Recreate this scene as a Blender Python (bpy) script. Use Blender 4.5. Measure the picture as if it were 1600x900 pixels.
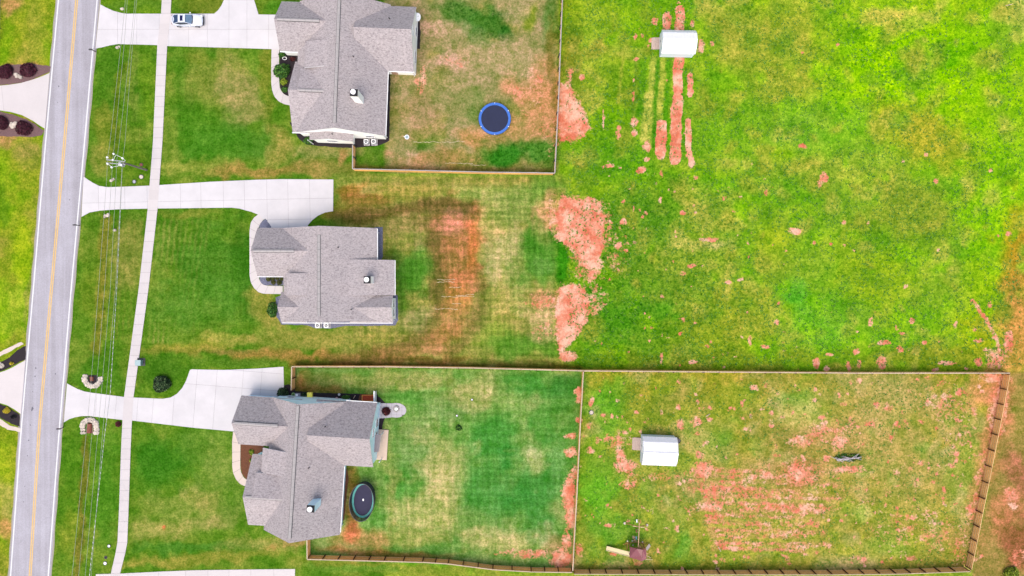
import bpy, bmesh, math, random
import numpy as np
from mathutils import Vector, Matrix
random.seed(7); rng = np.random.default_rng(7)
for o in list(bpy.data.objects): bpy.data.objects.remove(o)
S = bpy.context.scene; COL = S.collection
R = math.radians
# ------------------------------------------------------------------ camera, sky, sun, exposure
CAMH = 110.0                      # metres above the ground, looking straight down
cd = bpy.data.cameras.new("camera"); cam = bpy.data.objects.new("camera", cd); COL.objects.link(cam)
cam.location = (0, 0, CAMH); cam.rotation_euler = (0, 0, 0)
cd.sensor_width = 36; cd.lens = 36 / (2 * 80 / CAMH); cd.clip_end = 5000; cd.clip_start = 0.5
S.camera = cam
w = bpy.data.worlds.new("World"); S.world = w; w.use_nodes = True
nt = w.node_tree; bg = nt.nodes["Background"]
sky = nt.nodes.new("ShaderNodeTexSky"); sky.sky_type = 'NISHITA'; sky.sun_disc = False
SUN_EL, SUN_AZ = R(66), R(190)    # high sun behind thin overcast, from the south
sky.sun_elevation = SUN_EL; sky.sun_rotation = SUN_AZ; sky.air_density = 1.0; sky.dust_density = 5.0; sky.ozone_density = 1.0
nt.links.new(sky.outputs[0], bg.inputs[0]); bg.inputs[1].default_value = 0.15
sd = bpy.data.lights.new("sun", 'SUN'); sd.energy = 0.75; sd.angle = R(40); sd.color = (1.0, 0.95, 0.88)
sun = bpy.data.objects.new("sun", sd); COL.objects.link(sun)
dv = Vector((math.sin(SUN_AZ) * math.cos(SUN_EL), math.cos(SUN_AZ) * math.cos(SUN_EL), math.sin(SUN_EL)))
sun.rotation_euler = dv.to_track_quat('Z', 'Y').to_euler(); sun.location = dv * 60
S.view_settings.view_transform = 'Standard'; S.view_settings.look = 'None'; S.view_settings.gamma = 1
S.view_settings.exposure = 1.0

# ------------------------------------------------------------------ helpers
KK = 1.9                         # how bright the daylight shows an albedo
def lin(c):
    c = c / 255.0
    return c / 12.92 if c <= 0.04045 else ((c + 0.055) / 1.055) ** 2.4
def alb(r, g, b): return tuple(min(0.9, lin(v) / KK) for v in (r, g, b))
def G(px, py, h=0.0):
    k = (1 - h / CAMH) / 10
    return Vector(((px - 800) * k, (450 - py) * k, h))
def tag(o, label=None, cat=None, group=None, kind=None):
    if label: o['label'] = label
    if cat: o['category'] = cat
    if group: o['group'] = group
    if kind: o['kind'] = kind
    return o
def empty(name, loc=(0, 0, 0), rz=0.0, parent=None):
    o = bpy.data.objects.new(name, None); COL.objects.link(o)
    o.location = loc; o.rotation_euler = (0, 0, rz); o.empty_display_size = 0.3
    if parent: o.parent = parent
    return o
def link(name, me, parent=None, loc=(0, 0, 0), rot=(0, 0, 0)):
    o = bpy.data.objects.new(name, me); COL.objects.link(o)
    o.location = loc; o.rotation_euler = rot
    if parent: o.parent = parent
    return o
def copy_tree(o, parent=None):
    c = o.copy(); COL.objects.link(c); c.parent = parent
    for ch in list(o.children): copy_tree(ch, c)
    return c
class MB:
    def __init__(s): s.v = []; s.f = []; s.m = []
    def add(s, vs, fs, mi=0):
        n = len(s.v); s.v += [tuple(v) for v in vs]; s.f += [tuple(i + n for i in f) for f in fs]; s.m += [mi] * len(fs); return s
    def box(s, c, d, rz=0.0, mi=0, M=None):
        hx, hy, hz = d[0] / 2, d[1] / 2, d[2] / 2
        vs = [Vector((x, y, z)) for x in (-hx, hx) for y in (-hy, hy) for z in (-hz, hz)]
        if M is not None: vs = [M @ v for v in vs]
        elif rz: m = Matrix.Rotation(rz, 3, 'Z'); vs = [m @ v for v in vs]
        vs = [v + Vector(c) for v in vs]
        return s.add(vs, [(0, 1, 3, 2), (4, 6, 7, 5), (0, 4, 5, 1), (2, 3, 7, 6), (0, 2, 6, 4), (1, 5, 7, 3)], mi)
    def tube(s, pts, r, n=6, mi=0, caps=True):
        pts = [Vector(p) for p in pts]
        rs = r if isinstance(r, (list, tuple)) else [r] * len(pts)
        vs = []; fs = []
        for i, p in enumerate(pts):
            d = (pts[min(i + 1, len(pts) - 1)] - pts[max(i - 1, 0)]).normalized()
            a = Vector((0, 0, 1)) if abs(d.z) < 0.9 else Vector((1, 0, 0))
            u = d.cross(a).normalized(); v = d.cross(u)
            for k in range(n):
                t = 2 * math.pi * k / n; vs.append(p + (u * math.cos(t) + v * math.sin(t)) * rs[i])
        for i in range(len(pts) - 1):
            for k in range(n):
                a = i * n + k; b = i * n + (k + 1) % n; fs.append((a, b, b + n, a + n))
        if caps: fs.append(tuple(range(n))[::-1]); fs.append(tuple(range((len(pts) - 1) * n, len(pts) * n)))
        return s.add(vs, fs, mi)
    def prism(s, poly, z0, z1, mi=0):      # poly: ccw list of (x,y)
        a = sum(poly[i][0] * poly[(i + 1) % len(poly)][1] - poly[(i + 1) % len(poly)][0] * poly[i][1] for i in range(len(poly)))
        if a < 0: poly = poly[::-1]
        n = len(poly)
        vs = [(p[0], p[1], z0) for p in poly] + [(p[0], p[1], z1) for p in poly]
        fs = [tuple(range(n))[::-1], tuple(range(n, 2 * n))] + [(i, (i + 1) % n, (i + 1) % n + n, i + n) for i in range(n)]
        return s.add(vs, fs, mi)
    def disc(s, c, r, z0, z1, n=20, mi=0, ry=None):
        ry = ry or r
        return s.prism([(c[0] + r * math.cos(2 * math.pi * k / n), c[1] + ry * math.sin(2 * math.pi * k / n)) for k in range(n)], z0, z1, mi)
    def slab(s, pts, t, mi=0):             # pts: 3D polygon seen from above ccw or cw, thickened downward
        pts = [Vector(p) for p in pts]
        a = sum(pts[i].x * pts[(i + 1) % len(pts)].y - pts[(i + 1) % len(pts)].x * pts[i].y for i in range(len(pts)))
        if a < 0: pts = pts[::-1]
        n = len(pts)
        vs = [p - Vector((0, 0, t)) for p in pts] + pts
        fs = [tuple(range(n))[::-1], tuple(range(n, 2 * n))] + [(i, (i + 1) % n, (i + 1) % n + n, i + n) for i in range(n)]
        return s.add(vs, fs, mi)
    def mesh(s, name, *mats, smooth=False):
        me = bpy.data.meshes.new(name); me.from_pydata(s.v, [], s.f)
        for m in mats: me.materials.append(m)
        if len(mats) > 1: me.polygons.foreach_set('material_index', s.m)
        if smooth: me.polygons.foreach_set('use_smooth', [True] * len(s.f))
        me.update(); return me
    def build(s, name, mat, parent=None, loc=(0, 0, 0), rz=0.0, smooth=False):
        mats = mat if isinstance(mat, (list, tuple)) else [mat]
        return link(name, s.mesh(name, *mats, smooth=smooth), parent, loc, (0, 0, rz))
def ring(c, ri, ro, z0, z1, n=32, sy=1.0):
    vs = []; fs = []
    for k in range(n):
        t = 2 * math.pi * k / n; cc, ss = math.cos(t), math.sin(t) * sy
        for r, z in ((ri, z0), (ro, z0), (ro, z1), (ri, z1)): vs.append((c[0] + r * cc, c[1] + (r * ss), z))
    for k in range(n):
        a = 4 * k; b = 4 * ((k + 1) % n)
        for j in range(4): fs.append((a + j, a + (j + 1) % 4, b + (j + 1) % 4, b + j))
    return vs, fs
# ------------------------------------------------------------------ materials
def newmat(name):
    m = bpy.data.materials.new(name); m.use_nodes = True; n = m.node_tree
    return m, n, n.nodes['Principled BSDF'], n.nodes, n.links
def noise_node(n, scale, detail=3, rough=0.6, vec=None):
    x = n.nodes.new('ShaderNodeTexNoise'); x.inputs['Scale'].default_value = scale; x.inputs['Detail'].default_value = detail
    x.inputs['Roughness'].default_value = rough
    if vec is not None: n.links.new(vec, x.inputs['Vector'])
    return x
def ramp(n, src, stops):
    r = n.nodes.new('ShaderNodeValToRGB'); e = r.color_ramp.elements
    while len(e) < len(stops): e.new(0.5)
    for i, (p, c) in enumerate(stops):
        e[i].position = p; e[i].color = (*c, 1) if not isinstance(c, (int, float)) else (c, c, c, 1)
    n.links.new(src, r.inputs[0]); return r
def mixc(n, mode, fac, a, b):
    x = n.nodes.new('ShaderNodeMix'); x.data_type = 'RGBA'; x.blend_type = mode; x.clamp_factor = True
    for s, v in ((x.inputs[0], fac), (x.inputs[6], a), (x.inputs[7], b)):
        if isinstance(v, (int, float)): s.default_value = v
        elif isinstance(v, tuple): s.default_value = (*v, 1)
        else: n.links.new(v, s)
    return x.outputs[2]
def mth(n, op, a, b=None, c=None, clamp=False):
    x = n.nodes.new('ShaderNodeMath'); x.operation = op; x.use_clamp = clamp
    for i, v in enumerate((a, b, c)):
        if v is None: continue
        if isinstance(v, (int, float)): x.inputs[i].default_value = v
        else: n.links.new(v, x.inputs[i])
    return x.outputs[0]
def simple(name, col, rough=0.7, var=0.12, scale=3.0, metal=0.0, spec=0.4, bump=0.0, scale2=None, per_object=0.0, blotch=0.0, blotch_scale=0.4):
    m, n, b, N, L = newmat(name)
    tc = N.new('ShaderNodeNewGeometry').outputs['Position']
    nz = noise_node(n, scale, 4, 0.65, tc)
    r = ramp(n, nz.outputs[0], [(0.3, 1 - var), (0.7, 1 + var)])
    c = mixc(n, 'MULTIPLY', 1.0, tuple(col), r.outputs[0])
    if blotch:
        nb = noise_node(n, blotch_scale, 3, 0.6, tc)
        c = mixc(n, 'MULTIPLY', 1.0, c, ramp(n, nb.outputs[0], [(0.35, 1 - blotch), (0.65, 1 + blotch * 0.6)]).outputs[0])
    if per_object:
        oi = N.new('ShaderNodeObjectInfo')
        c = mixc(n, 'MULTIPLY', 1.0, c, ramp(n, oi.outputs['Random'], [(0, 1 - per_object), (1, 1 + per_object)]).outputs[0])
    L.new(c, b.inputs['Base Color']); b.inputs['Roughness'].default_value = rough; b.inputs['Metallic'].default_value = metal
    b.inputs['Specular IOR Level'].default_value = spec
    if bump:
        bp = N.new('ShaderNodeBump'); bp.inputs['Strength'].default_value = bump; bp.inputs['Distance'].default_value = 0.03
        nn = noise_node(n, scale2 or scale * 4, 4, 0.7, tc); L.new(nn.outputs[0], bp.inputs['Height']); L.new(bp.outputs[0], b.inputs['Normal'])
    return m
def shingle_mat(name, base, along='X'):
    m, n, b, N, L = newmat(name)
    tc = N.new('ShaderNodeTexCoord').outputs['Object']
    mp = N.new('ShaderNodeMapping'); L.new(tc, mp.inputs[0]); mp.inputs['Scale'].default_value = (2.0, 3.2, 2.0)
    n1 = noise_node(n, 1.5, 4, 0.9, mp.outputs[0])
    c = mixc(n, 'MULTIPLY', 1.0, tuple(base), ramp(n, n1.outputs[0], [(0.36, (0.50, 0.47, 0.49)), (0.46, (0.92, 0.90, 0.92)), (0.56, (1.10, 1.09, 1.10)), (0.66, (1.30, 1.29, 1.29))]).outputs[0])
    n2 = noise_node(n, 0.25, 3, 0.6, tc)
    c = mixc(n, 'MULTIPLY', 1.0, c, ramp(n, n2.outputs[0], [(0.35, (0.95, 0.955, 0.96)), (0.65, (1.04, 1.03, 1.02))]).outputs[0])
    L.new(c, b.inputs['Base Color']); b.inputs['Roughness'].default_value = 0.95; b.inputs['Specular IOR Level'].default_value = 0.2
    bp = N.new('ShaderNodeBump'); bp.inputs['Strength'].default_value = 0.5; bp.inputs['Distance'].default_value = 0.03
    L.new(n1.outputs[0], bp.inputs['Height']); L.new(bp.outputs[0], b.inputs['Normal'])
    return m
def leafmat(name, c1, c2, c3):
    m, n, b, N, L = newmat(name)
    g = N.new('ShaderNodeNewGeometry')
    r = ramp(n, g.outputs['Random Per Island'], [(0.0, c1), (0.55, c2), (1.0, c3)])
    L.new(r.outputs[0], b.inputs['Base Color']); b.inputs['Roughness'].default_value = 0.7; b.inputs['Specular IOR Level'].default_value = 0.3
    return m
M = {}
M['asphalt'] = simple('asphalt', alb(190, 188, 196), 0.9, 0.05, 6, bump=0.3, scale2=30, blotch=0.05, blotch_scale=0.25)
def road_mat():
    m, n, b, N, L = newmat('asphalt'); pos = N.new('ShaderNodeNewGeometry').outputs['Position']
    c = alb(190, 187, 194)
    mp = N.new('ShaderNodeMapping'); mp.inputs['Rotation'].default_value = (0, 0, R(5.2)); mp.inputs['Scale'].default_value = (1.1, 0.025, 1); L.new(pos, mp.inputs[0])
    c = mixc(n, 'MULTIPLY', 1.0, c, ramp(n, noise_node(n, 1.0, 3, 0.6, mp.outputs[0]).outputs[0], [(0.36, (0.88, 0.87, 0.87)), (0.62, (1.07, 1.07, 1.08))]).outputs[0])
    c = mixc(n, 'MULTIPLY', 1.0, c, ramp(n, noise_node(n, 0.18, 4, 0.7, pos).outputs[0], [(0.38, (0.93, 0.92, 0.92)), (0.62, (1.05, 1.05, 1.06))]).outputs[0])
    c = mixc(n, 'MULTIPLY', 1.0, c, ramp(n, noise_node(n, 5.0, 4, 0.8, pos).outputs[0], [(0.38, 0.90), (0.62, 1.09)]).outputs[0])
    v = N.new('ShaderNodeTexVoronoi'); v.feature = 'DISTANCE_TO_EDGE'; v.inputs['Scale'].default_value = 0.11
    wn = noise_node(n, 0.6, 4, 0.7, pos); va = N.new('ShaderNodeVectorMath'); va.operation = 'ADD'; L.new(pos, va.inputs[0]); L.new(wn.outputs[1], va.inputs[1]); L.new(va.outputs[0], v.inputs['Vector'])
    c = mixc(n, 'MULTIPLY', mth(n, 'MULTIPLY', ramp(n, v.outputs['Distance'], [(0.0, 1.0), (0.006, 0.0)]).outputs[0], ramp(n, wn.outputs[0], [(0.5, 0.0), (0.62, 0.5)]).outputs[0]), c, (0.6, 0.6, 0.62))
    L.new(c, b.inputs['Base Color']); b.inputs['Roughness'].default_value = 0.92; return m
M['asphalt'] = road_mat()
M['joint'] = simple('joint', alb(120, 112, 106), 0.95, 0.1, 4)
M['concrete'] = simple('concrete', alb(234, 230, 231), 0.85, 0.02, 5, bump=0.1, scale2=20, per_object=0.025, blotch=0.06, blotch_scale=0.35)
M['walk'] = simple('sidewalk concrete', alb(231, 223, 221), 0.85, 0.025, 5, bump=0.1, scale2=20, per_object=0.03, blotch=0.03)
M['walk_tan'] = simple('walk concrete tan', alb(236, 218, 204), 0.85, 0.025, 5, per_object=0.03, blotch=0.04)
M['white_line'] = simple('white road paint', alb(250, 250, 250), 0.7, 0.04, 3, blotch=0.05, blotch_scale=1.5)
M['yellow_line'] = simple('yellow road paint', alb(253, 206, 104), 0.7, 0.05, 3, blotch=0.06, blotch_scale=1.5)
M['tar'] = simple('tar', alb(120, 118, 128), 0.8, 0.1, 3)
M['shoulder'] = simple('gravel shoulder', alb(178, 172, 158), 0.95, 0.16, 7, bump=0.4)
M['mulch'] = simple('mulch', alb(46, 36, 42), 0.95, 0.4, 9, bump=0.8)
M['mulch_red'] = simple('mulch red', alb(120, 74, 48), 0.95, 0.4, 9, bump=0.8)
M['mulch_plum'] = simple('mulch plum', alb(128, 98, 98), 0.95, 0.25, 9, bump=0.8)
M['gravel'] = simple('river gravel', alb(120, 122, 145), 0.9, 0.6, 9, bump=0.8)
M['shingle'] = shingle_mat('shingle', alb(194, 186, 185))
M['cap'] = simple('ridge cap', alb(196, 190, 188), 0.95, 0.1, 9)
M['vent'] = simple('vent dark', (0.02, 0.02, 0.022), 0.6)
M['cream'] = simple('cream siding', (0.88, 0.88, 0.82), 0.6, 0.02, 3)
M['blue'] = simple('pale blue siding', (0.60, 0.80, 0.88), 0.6, 0.02, 3)
M['white'] = simple('white trim', (0.68, 0.68, 0.68), 0.5, 0.02, 3)
M['glass'] = simple('dark glass', (0.03, 0.04, 0.05), 0.1, 0.1, 3, spec=0.6)
M['metal'] = simple('pale metal', (0.33, 0.34, 0.36), 0.4, 0.05, 5, metal=0.5)
M['dark_metal'] = simple('dark metal', (0.03, 0.03, 0.035), 0.5, 0.1, 5)
M['black'] = simple('black', (0.008, 0.008, 0.009), 0.8)
M['fence_cap'] = simple('fence cap', alb(222, 198, 170), 0.8, 0.10, 4, per_object=0.12, spec=.08)
M['fence_cap_grey'] = simple('fence cap grey', alb(192, 184, 178), 0.8, 0.12, 4, per_object=0.08, spec=.08)
M['fence_board'] = simple('fence board', (0.80, 0.42, 0.13), 0.85, 0.25, 5, per_object=0.14, spec=.08)
M['fence_board_red'] = simple('fence board red', (0.78, 0.33, 0.08), 0.85, 0.25, 5, per_object=0.14, spec=.08)
M['fence_rail'] = simple('fence rail', (0.55, 0.36, 0.17), 0.85, 0.2, 5, per_object=0.1, spec=.08)
M['post'] = simple('fence post', alb(105, 72, 48), 0.85, 0.2, 5, spec=.08)
M['plum_leaf'] = leafmat('plum leaves', alb(56, 18, 34), alb(88, 34, 52), alb(122, 54, 72))
M['green_leaf'] = leafmat('green leaves', alb(24, 70, 20), alb(62, 122, 36), alb(128, 178, 70))
M['dark_leaf'] = leafmat('dark leaves', alb(14, 40, 16), alb(34, 70, 30), alb(120, 150, 95))
M['olive_leaf'] = leafmat('olive leaves', alb(50, 62, 22), alb(88, 96, 40), alb(130, 130, 70))
M['lime_leaf'] = leafmat('lime leaves', alb(90, 120, 20), alb(160, 185, 40), alb(205, 215, 80))
M['yellow_leaf'] = leafmat('yellow flowers', alb(200, 170, 20), alb(235, 215, 40), alb(250, 240, 110))
M['red_leaf'] = leafmat('red leaves', alb(50, 14, 20), alb(90, 30, 34), alb(140, 60, 56))
M['bark'] = simple('bark', (0.10, 0.075, 0.055), 0.9, 0.3, 8)
M['stone'] = simple('pale stone', alb(226, 212, 196), 0.9, 0.14, 5, per_object=0.2, bump=0.4)
M['brick'] = simple('brown culvert', alb(150, 88, 72), 0.9, 0.15, 6)
M['wood'] = simple('wood', alb(222, 196, 182), 0.85, 0.12, 5, per_object=0.08)
M['shed_roof'] = simple('white metal roof', (0.60, 0.60, 0.62), 0.45, 0.015, 2, spec=0.5)
M['shed_wall'] = simple('pale grey shed', (0.6, 0.66, 0.70), 0.6, 0.03, 3)

# ------------------------------------------------------------------ ground
def grid_axis(lo, hi, step):
    a = list(np.arange(lo, hi + 1e-6, step)); s = step; x = hi; up = []
    while x < 1800: s *= 1.6; x += s; up.append(x)
    s = step; x = lo; dn = []
    while x > -1800: s *= 1.6; x -= s; dn.append(x)
    return np.array(dn[::-1] + a + up)
def vnoise(x, y, scale, seed):
    r = np.random.default_rng(seed).random((512, 512))
    fx, fy = x / scale + 300, y / scale + 300
    ix, iy = np.floor(fx).astype(int), np.floor(fy).astype(int); tx, ty = fx - ix, fy - iy
    tx = tx * tx * (3 - 2 * tx); ty = ty * ty * (3 - 2 * ty)
    a = r[ix % 512, iy % 512]; b = r[(ix + 1) % 512, iy % 512]; c = r[ix % 512, (iy + 1) % 512]; d = r[(ix + 1) % 512, (iy + 1) % 512]
    return (a * (1 - tx) + b * tx) * (1 - ty) + (c * (1 - tx) + d * tx) * ty - 0.5
def fbm(x, y, scale, seed, o=4):
    return sum(vnoise(x, y, scale / 2 ** i, seed + i) / 2 ** i for i in range(o))
xs = grid_axis(-83, 83, 0.25); ys = grid_axis(-48, 48, 0.25)
GX, GY = np.meshgrid(xs, ys)
gx, gy = GX.ravel(), GY.ravel()
PX, PY = gx * 10 + 800, 450 - gy * 10
PXc, PYc = np.clip(PX, -60, 1660), np.clip(PY, -60, 960)
WX = PXc + fbm(PXc, PYc, 46, 1) * 13 + fbm(PXc, PYc, 9, 5) * 5
DJ = fbm(PXc, PYc, 22, 301, 4)
WY = PYc + fbm(PXc, PYc, 46, 11) * 13 + fbm(PXc, PYc, 9, 15) * 5
CX = PXc + fbm(PXc, PYc, 9, 25) * 2.6; CY = PYc + fbm(PXc, PYc, 9, 35) * 2.6
tint = np.zeros((len(gx), 3)); clay = np.zeros(len(gx)); mow = np.zeros(len(gx)); clump = np.zeros(len(gx))
def sst(a, b, x): t = np.clip((x - a) / (b - a), 0, 1); return t * t * (3 - 2 * t)
def ell(cx, cy, rx, ry, rot=0, soft=0.5, warp=True):
    X, Y = (WX, WY) if warp == 1 else (CX, CY)
    t = R(rot); dx, dy = X - cx, Y - cy
    u = (dx * math.cos(t) + dy * math.sin(t)) / rx; v = (-dx * math.sin(t) + dy * math.cos(t)) / ry
    return sst(1 + soft, 1 - soft, np.sqrt(u * u + v * v) * (1 + (.7 * DJ if warp == 1 else 0)))
COOL = False
def paint(mask, c, a=1.0):
    global tint
    if COOL: c = (c[0] * 1.0, c[1] * .98, c[2] * .95)
    elif c[1] > c[0] and c[1] > c[2]: c = (c[0] * 1.04 + 5, c[1] * .985, c[2] * .85)
    m = (mask * a)[:, None]; tint = tint * (1 - m) + np.array([lin(v) / KK for v in c])[None] * m
def E(cx, cy, rx, ry, rot, c, a=0.8, soft=0.5): paint(ell(cx, cy, rx, ry, rot, soft), c, a)
def edgeline(pts):   # x of a polyline at each y (pts sorted by y)
    return np.interp(PYc, [p[1] for p in pts], [p[0] for p in pts])
def zone(x0, x1, y0, y1, soft=3):
    return sst(x0 - soft, x0 + soft, PXc) * (1 - sst(x1 - soft, x1 + soft, PXc)) * sst(y0 - soft, y0 + soft, PYc) * (1 - sst(y1 - soft, y1 + soft, PYc))
def polyz(pts, soft=2):  # soft polygon mask from signed distance (convex or not, even-odd)
    ins = np.zeros(len(gx), bool); dmin = np.full(len(gx), 1e9)
    for i in range(len(pts)):
        x0, y0 = pts[i]; x1, y1 = pts[(i + 1) % len(pts)]
        if y0 != y1:
            c = ((y0 > PYc) != (y1 > PYc)) & (PXc < (x1 - x0) * (PYc - y0) / (y1 - y0) + x0); ins ^= c
        ex, ey = x1 - x0, y1 - y0; t = np.clip(((PXc - x0) * ex + (PYc - y0) * ey) / (ex * ex + ey * ey + 1e-9), 0, 1)
        dmin = np.minimum(dmin, np.hypot(PXc - x0 - t * ex, PYc - y0 - t * ey))
    d = np.where(ins, dmin, -dmin); return sst(-soft, soft, d)
def stroke(pts, wd, soft=0.5, warp=True):
    X, Y = (WX, WY) if warp == 1 else ((CX, CY) if warp == 2 else (PXc, PYc)); dmin = np.full(len(gx), 1e9)
    for i in range(len(pts) - 1):
        x0, y0 = pts[i]; x1, y1 = pts[i + 1]; ex, ey = x1 - x0, y1 - y0
        t = np.clip(((X - x0) * ex + (Y - y0) * ey) / (ex * ex + ey * ey + 1e-9), 0, 1)
        dmin = np.minimum(dmin, np.hypot(X - x0 - t * ex, Y - y0 - t * ey))
    return sst(1 + soft, 1 - soft, dmin / wd)
def cell(cx, cy, rx, ry, rot=0, soft=.5): return ell(cx, cy, rx, ry, rot, soft, 2)
def cstroke(pts, wd, soft=.5): return stroke(pts, wd, soft, 2)
def C(mask, a=1.0):
    global clay
    clay = np.maximum(clay, mask * a)
big = fbm(PXc, PYc, 150, 31, 4); med = fbm(PXc, PYc, 42, 41, 4); sml = fbm(PXc, PYc, 16, 51, 3)
# base of every lot
tint[:] = np.array([lin(v) / KK for v in (104, 162, 32)])
# --- pasture east of the lots
fld = zone(866, 1800, -200, 583, 4)
paint(fld, (106, 168, 30)); paint(fld * sst(-.1, .45, med), (88, 160, 34), .8); paint(fld * sst(.02, .5, big), (124, 172, 34), .8); paint(fld * sst(.05, .5, -med), (134, 168, 62), .7)
for a in [(1460, 110, 170, 120, 0, (124, 188, 8), .6), (1330, 60, 60, 60, 0, (126, 180, 30), .4), (1560, 250, 60, 70, 0, (120, 184, 24), .5), (1000, 380, 90, 110, 0, (84, 146, 46), .6), (1010, 500, 130, 60, 0, (70, 148, 38), .65), (1100, 420, 90, 60, 0, (128, 160, 66), .5), (1120, 530, 90, 40, 0, (128, 152, 50), .5),
          (950, 250, 70, 40, 0, (84, 160, 36), .6), (920, 60, 50, 60, 0, (134, 178, 62), .55), (1150, 60, 60, 50, 0, (138, 160, 72), .7), (1240, 90, 60, 90, 0, (132, 152, 64), .6), (1200, 140, 40, 60, 0, (126, 156, 60), .6), (1080, 160, 30, 60, 0, (120, 160, 56), .5), (1340, 250, 60, 30, 0, (120, 170, 60), .6), (1180, 260, 60, 24, 0, (130, 170, 60), .5), (1390, 290, 40, 24, 0, (150, 162, 80), .6), (1170, 480, 60, 40, 0, (140, 160, 60), .6), (1210, 380, 30, 40, 0, (128, 168, 40), .7), (1320, 330, 50, 40, 0, (106, 156, 50), .6), (1480, 450, 50, 40, 0, (124, 166, 60), .6), (960, 140, 40, 30, 0, (110, 160, 40), .6), (905, 250, 30, 12, 0, (140, 170, 80), .6), (1250, 200, 40, 40, 0, (116, 162, 74), .6),
          (1150, 200, 80, 60, 0, (104, 168, 40), .6), (1300, 190, 90, 50, 0, (100, 172, 44), .5), (1420, 110, 120, 70, 0, (128, 196, 6), .9), (1460, 100, 60, 16, -12, (84, 168, 12), .75),
          (1400, 30, 60, 16, 0, (166, 178, 92), .8), (1595, 30, 24, 30, 0, (180, 178, 100), .7), (1540, 60, 60, 40, 0, (104, 176, 16), .6), (1450, 215, 80, 36, 30, (142, 158, 56), .75),
          (1280, 270, 60, 30, 0, (144, 168, 74), .6), (1230, 300, 80, 30, 0, (80, 152, 30), .5), (1430, 330, 70, 50, 0, (114, 146, 56), .65), (1560, 330, 50, 90, 0, (118, 186, 20), .75),
          (1540, 470, 50, 60, 0, (130, 180, 24), .6), (1360, 430, 60, 50, 0, (130, 170, 40), .6), (1250, 420, 60, 40, 0, (112, 156, 56), .5), (1290, 500, 70, 40, 0, (84, 168, 50), .5),
          (1100, 330, 40, 40, 0, (150, 172, 84), .5), (1085, 380, 40, 14, 0, (168, 182, 110), .6), (1110, 380, 20, 6, 0, (190, 180, 120), .6), (1590, 400, 30, 70, 0, (170, 128, 40), .65), (1592, 520, 30, 90, 0, (176, 134, 72), .8),
          (1530, 530, 26, 30, 0, (150, 170, 40), .7), (895, 80, 14, 70, 0, (110, 120, 50), .5), (1470, 560, 120, 16, 0, (120, 140, 50), .6), (1120, 560, 260, 12, 0, (96, 134, 40), .6), (1240, 460, 24, 18, 0, (70, 170, 60), .5)]:
    E(*a[:6], min(.95, a[6] * 1.25), .6)
for i in range(420):   # small tonal mottles in the pasture
    x, y = rng.uniform(880, 1600), rng.uniform(0, 575); r = rng.uniform(4, 14)
    E(x, y, r * rng.uniform(.8, 1.8), r, rng.uniform(0, 180), [(78, 142, 30), (156, 172, 92), (112, 182, 20), (100, 150, 50), (140, 158, 70)][rng.integers(5)], .6, .7)
# mowed strips south of the first shed
for x, y0, y1, wd, c in [(1020, 92, 225, 6, (160, 186, 96)), (1012, 150, 215, 7, (166, 186, 104)), (1035, 95, 190, 6, (160, 184, 92)), (1027, 95, 230, 4, (60, 140, 26)), (1044, 100, 230, 5, (66, 146, 24)), (1005, 100, 180, 6, (74, 146, 30)), (1068, 110, 250, 5, (84, 160, 30)), (994, 90, 200, 4, (100, 150, 50)), (972, 90, 160, 3, (140, 170, 70))]:
    paint(stroke([(x + 1, y0), (x - 6, y1)], wd * .85, .5, 2), c, .85)
clump += fld * (0.40 + 0.35 * sst(-.1, .3, med)); clump += ell(1010, 430, 130, 160, 0, .5) * .6; clump += ell(1420, 110, 100, 60, 0, .5) * .25
# --- fenced east paddock
pad = polyz([(906, 576), (1579, 583), (1516, 895), (896, 896)], 3)
paint(pad, (138, 150, 66)); paint(pad * sst(-.05, .4, med), (114, 156, 50), .8); paint(pad * sst(.05, .45, big), (146, 158, 50), .7); paint(pad * sst(.1, .5, -med), (170, 164, 98), .8); clump += pad * .35
for a in [(945, 640, 36, 45, 0, (84, 168, 44), .85), (930, 720, 30, 60, 0, (98, 166, 48), .6), (935, 770, 34, 40, 0, (84, 172, 40), .8), (960, 830, 50, 30, 0, (86, 160, 52), .7), (1060, 640, 60, 40, 0, (126, 148, 60), .6), (1030, 660, 50, 16, 0, (108, 146, 34), .8),
          (1010, 720, 60, 30, 0, (120, 160, 60), .5), (1090, 690, 26, 18, 20, (186, 190, 128), .85), (1130, 700, 18, 24, 0, (94, 162, 60), .7), (1040, 800, 50, 40, 0, (104, 158, 54), .6), (1070, 850, 14, 16, 0, (88, 164, 60), .8),
          (1260, 645, 34, 24, 0, (180, 196, 124), .9), (1250, 620, 30, 16, 0, (112, 166, 70), .7), (1350, 650, 90, 50, 0, (144, 158, 62), .7), (1400, 620, 40, 40, 0, (166, 160, 96), .6), (1400, 720, 100, 60, 0, (158, 156, 74), .7),
          (1347, 735, 14, 14, 0, (104, 166, 60), .8), (1440, 702, 12, 9, 0, (92, 166, 60), .8), (1350, 802, 16, 10, 0, (184, 194, 126), .8), (1390, 850, 40, 24, 0, (122, 166, 62), .8), (1505, 730, 24, 70, 10, (120, 168, 60), .6), (1190, 700, 50, 40, 0, (130, 150, 60), .5),
          (1190, 820, 80, 40, 0, (150, 172, 62), .7), (1230, 860, 120, 16, 0, (146, 164, 72), .7), (1560, 620, 18, 60, 10, (190, 140, 90), .7), (1480, 640, 60, 50, 0, (160, 150, 72), .6), (1110, 760, 60, 24, 0, (170, 150, 96), .7), (1000, 885, 260, 6, 0, (90, 110, 30), .5)]:
    E(*a)
for i in range(150):
    x, y = rng.uniform(910, 1540), rng.uniform(590, 880); r = rng.uniform(4, 12)
    E(x, y, r * rng.uniform(.8, 1.8), r, rng.uniform(0, 180), [(98, 152, 40), (184, 176, 112), (112, 172, 50), (166, 150, 80), (136, 172, 40)][rng.integers(5)], .5, .6)
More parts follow.
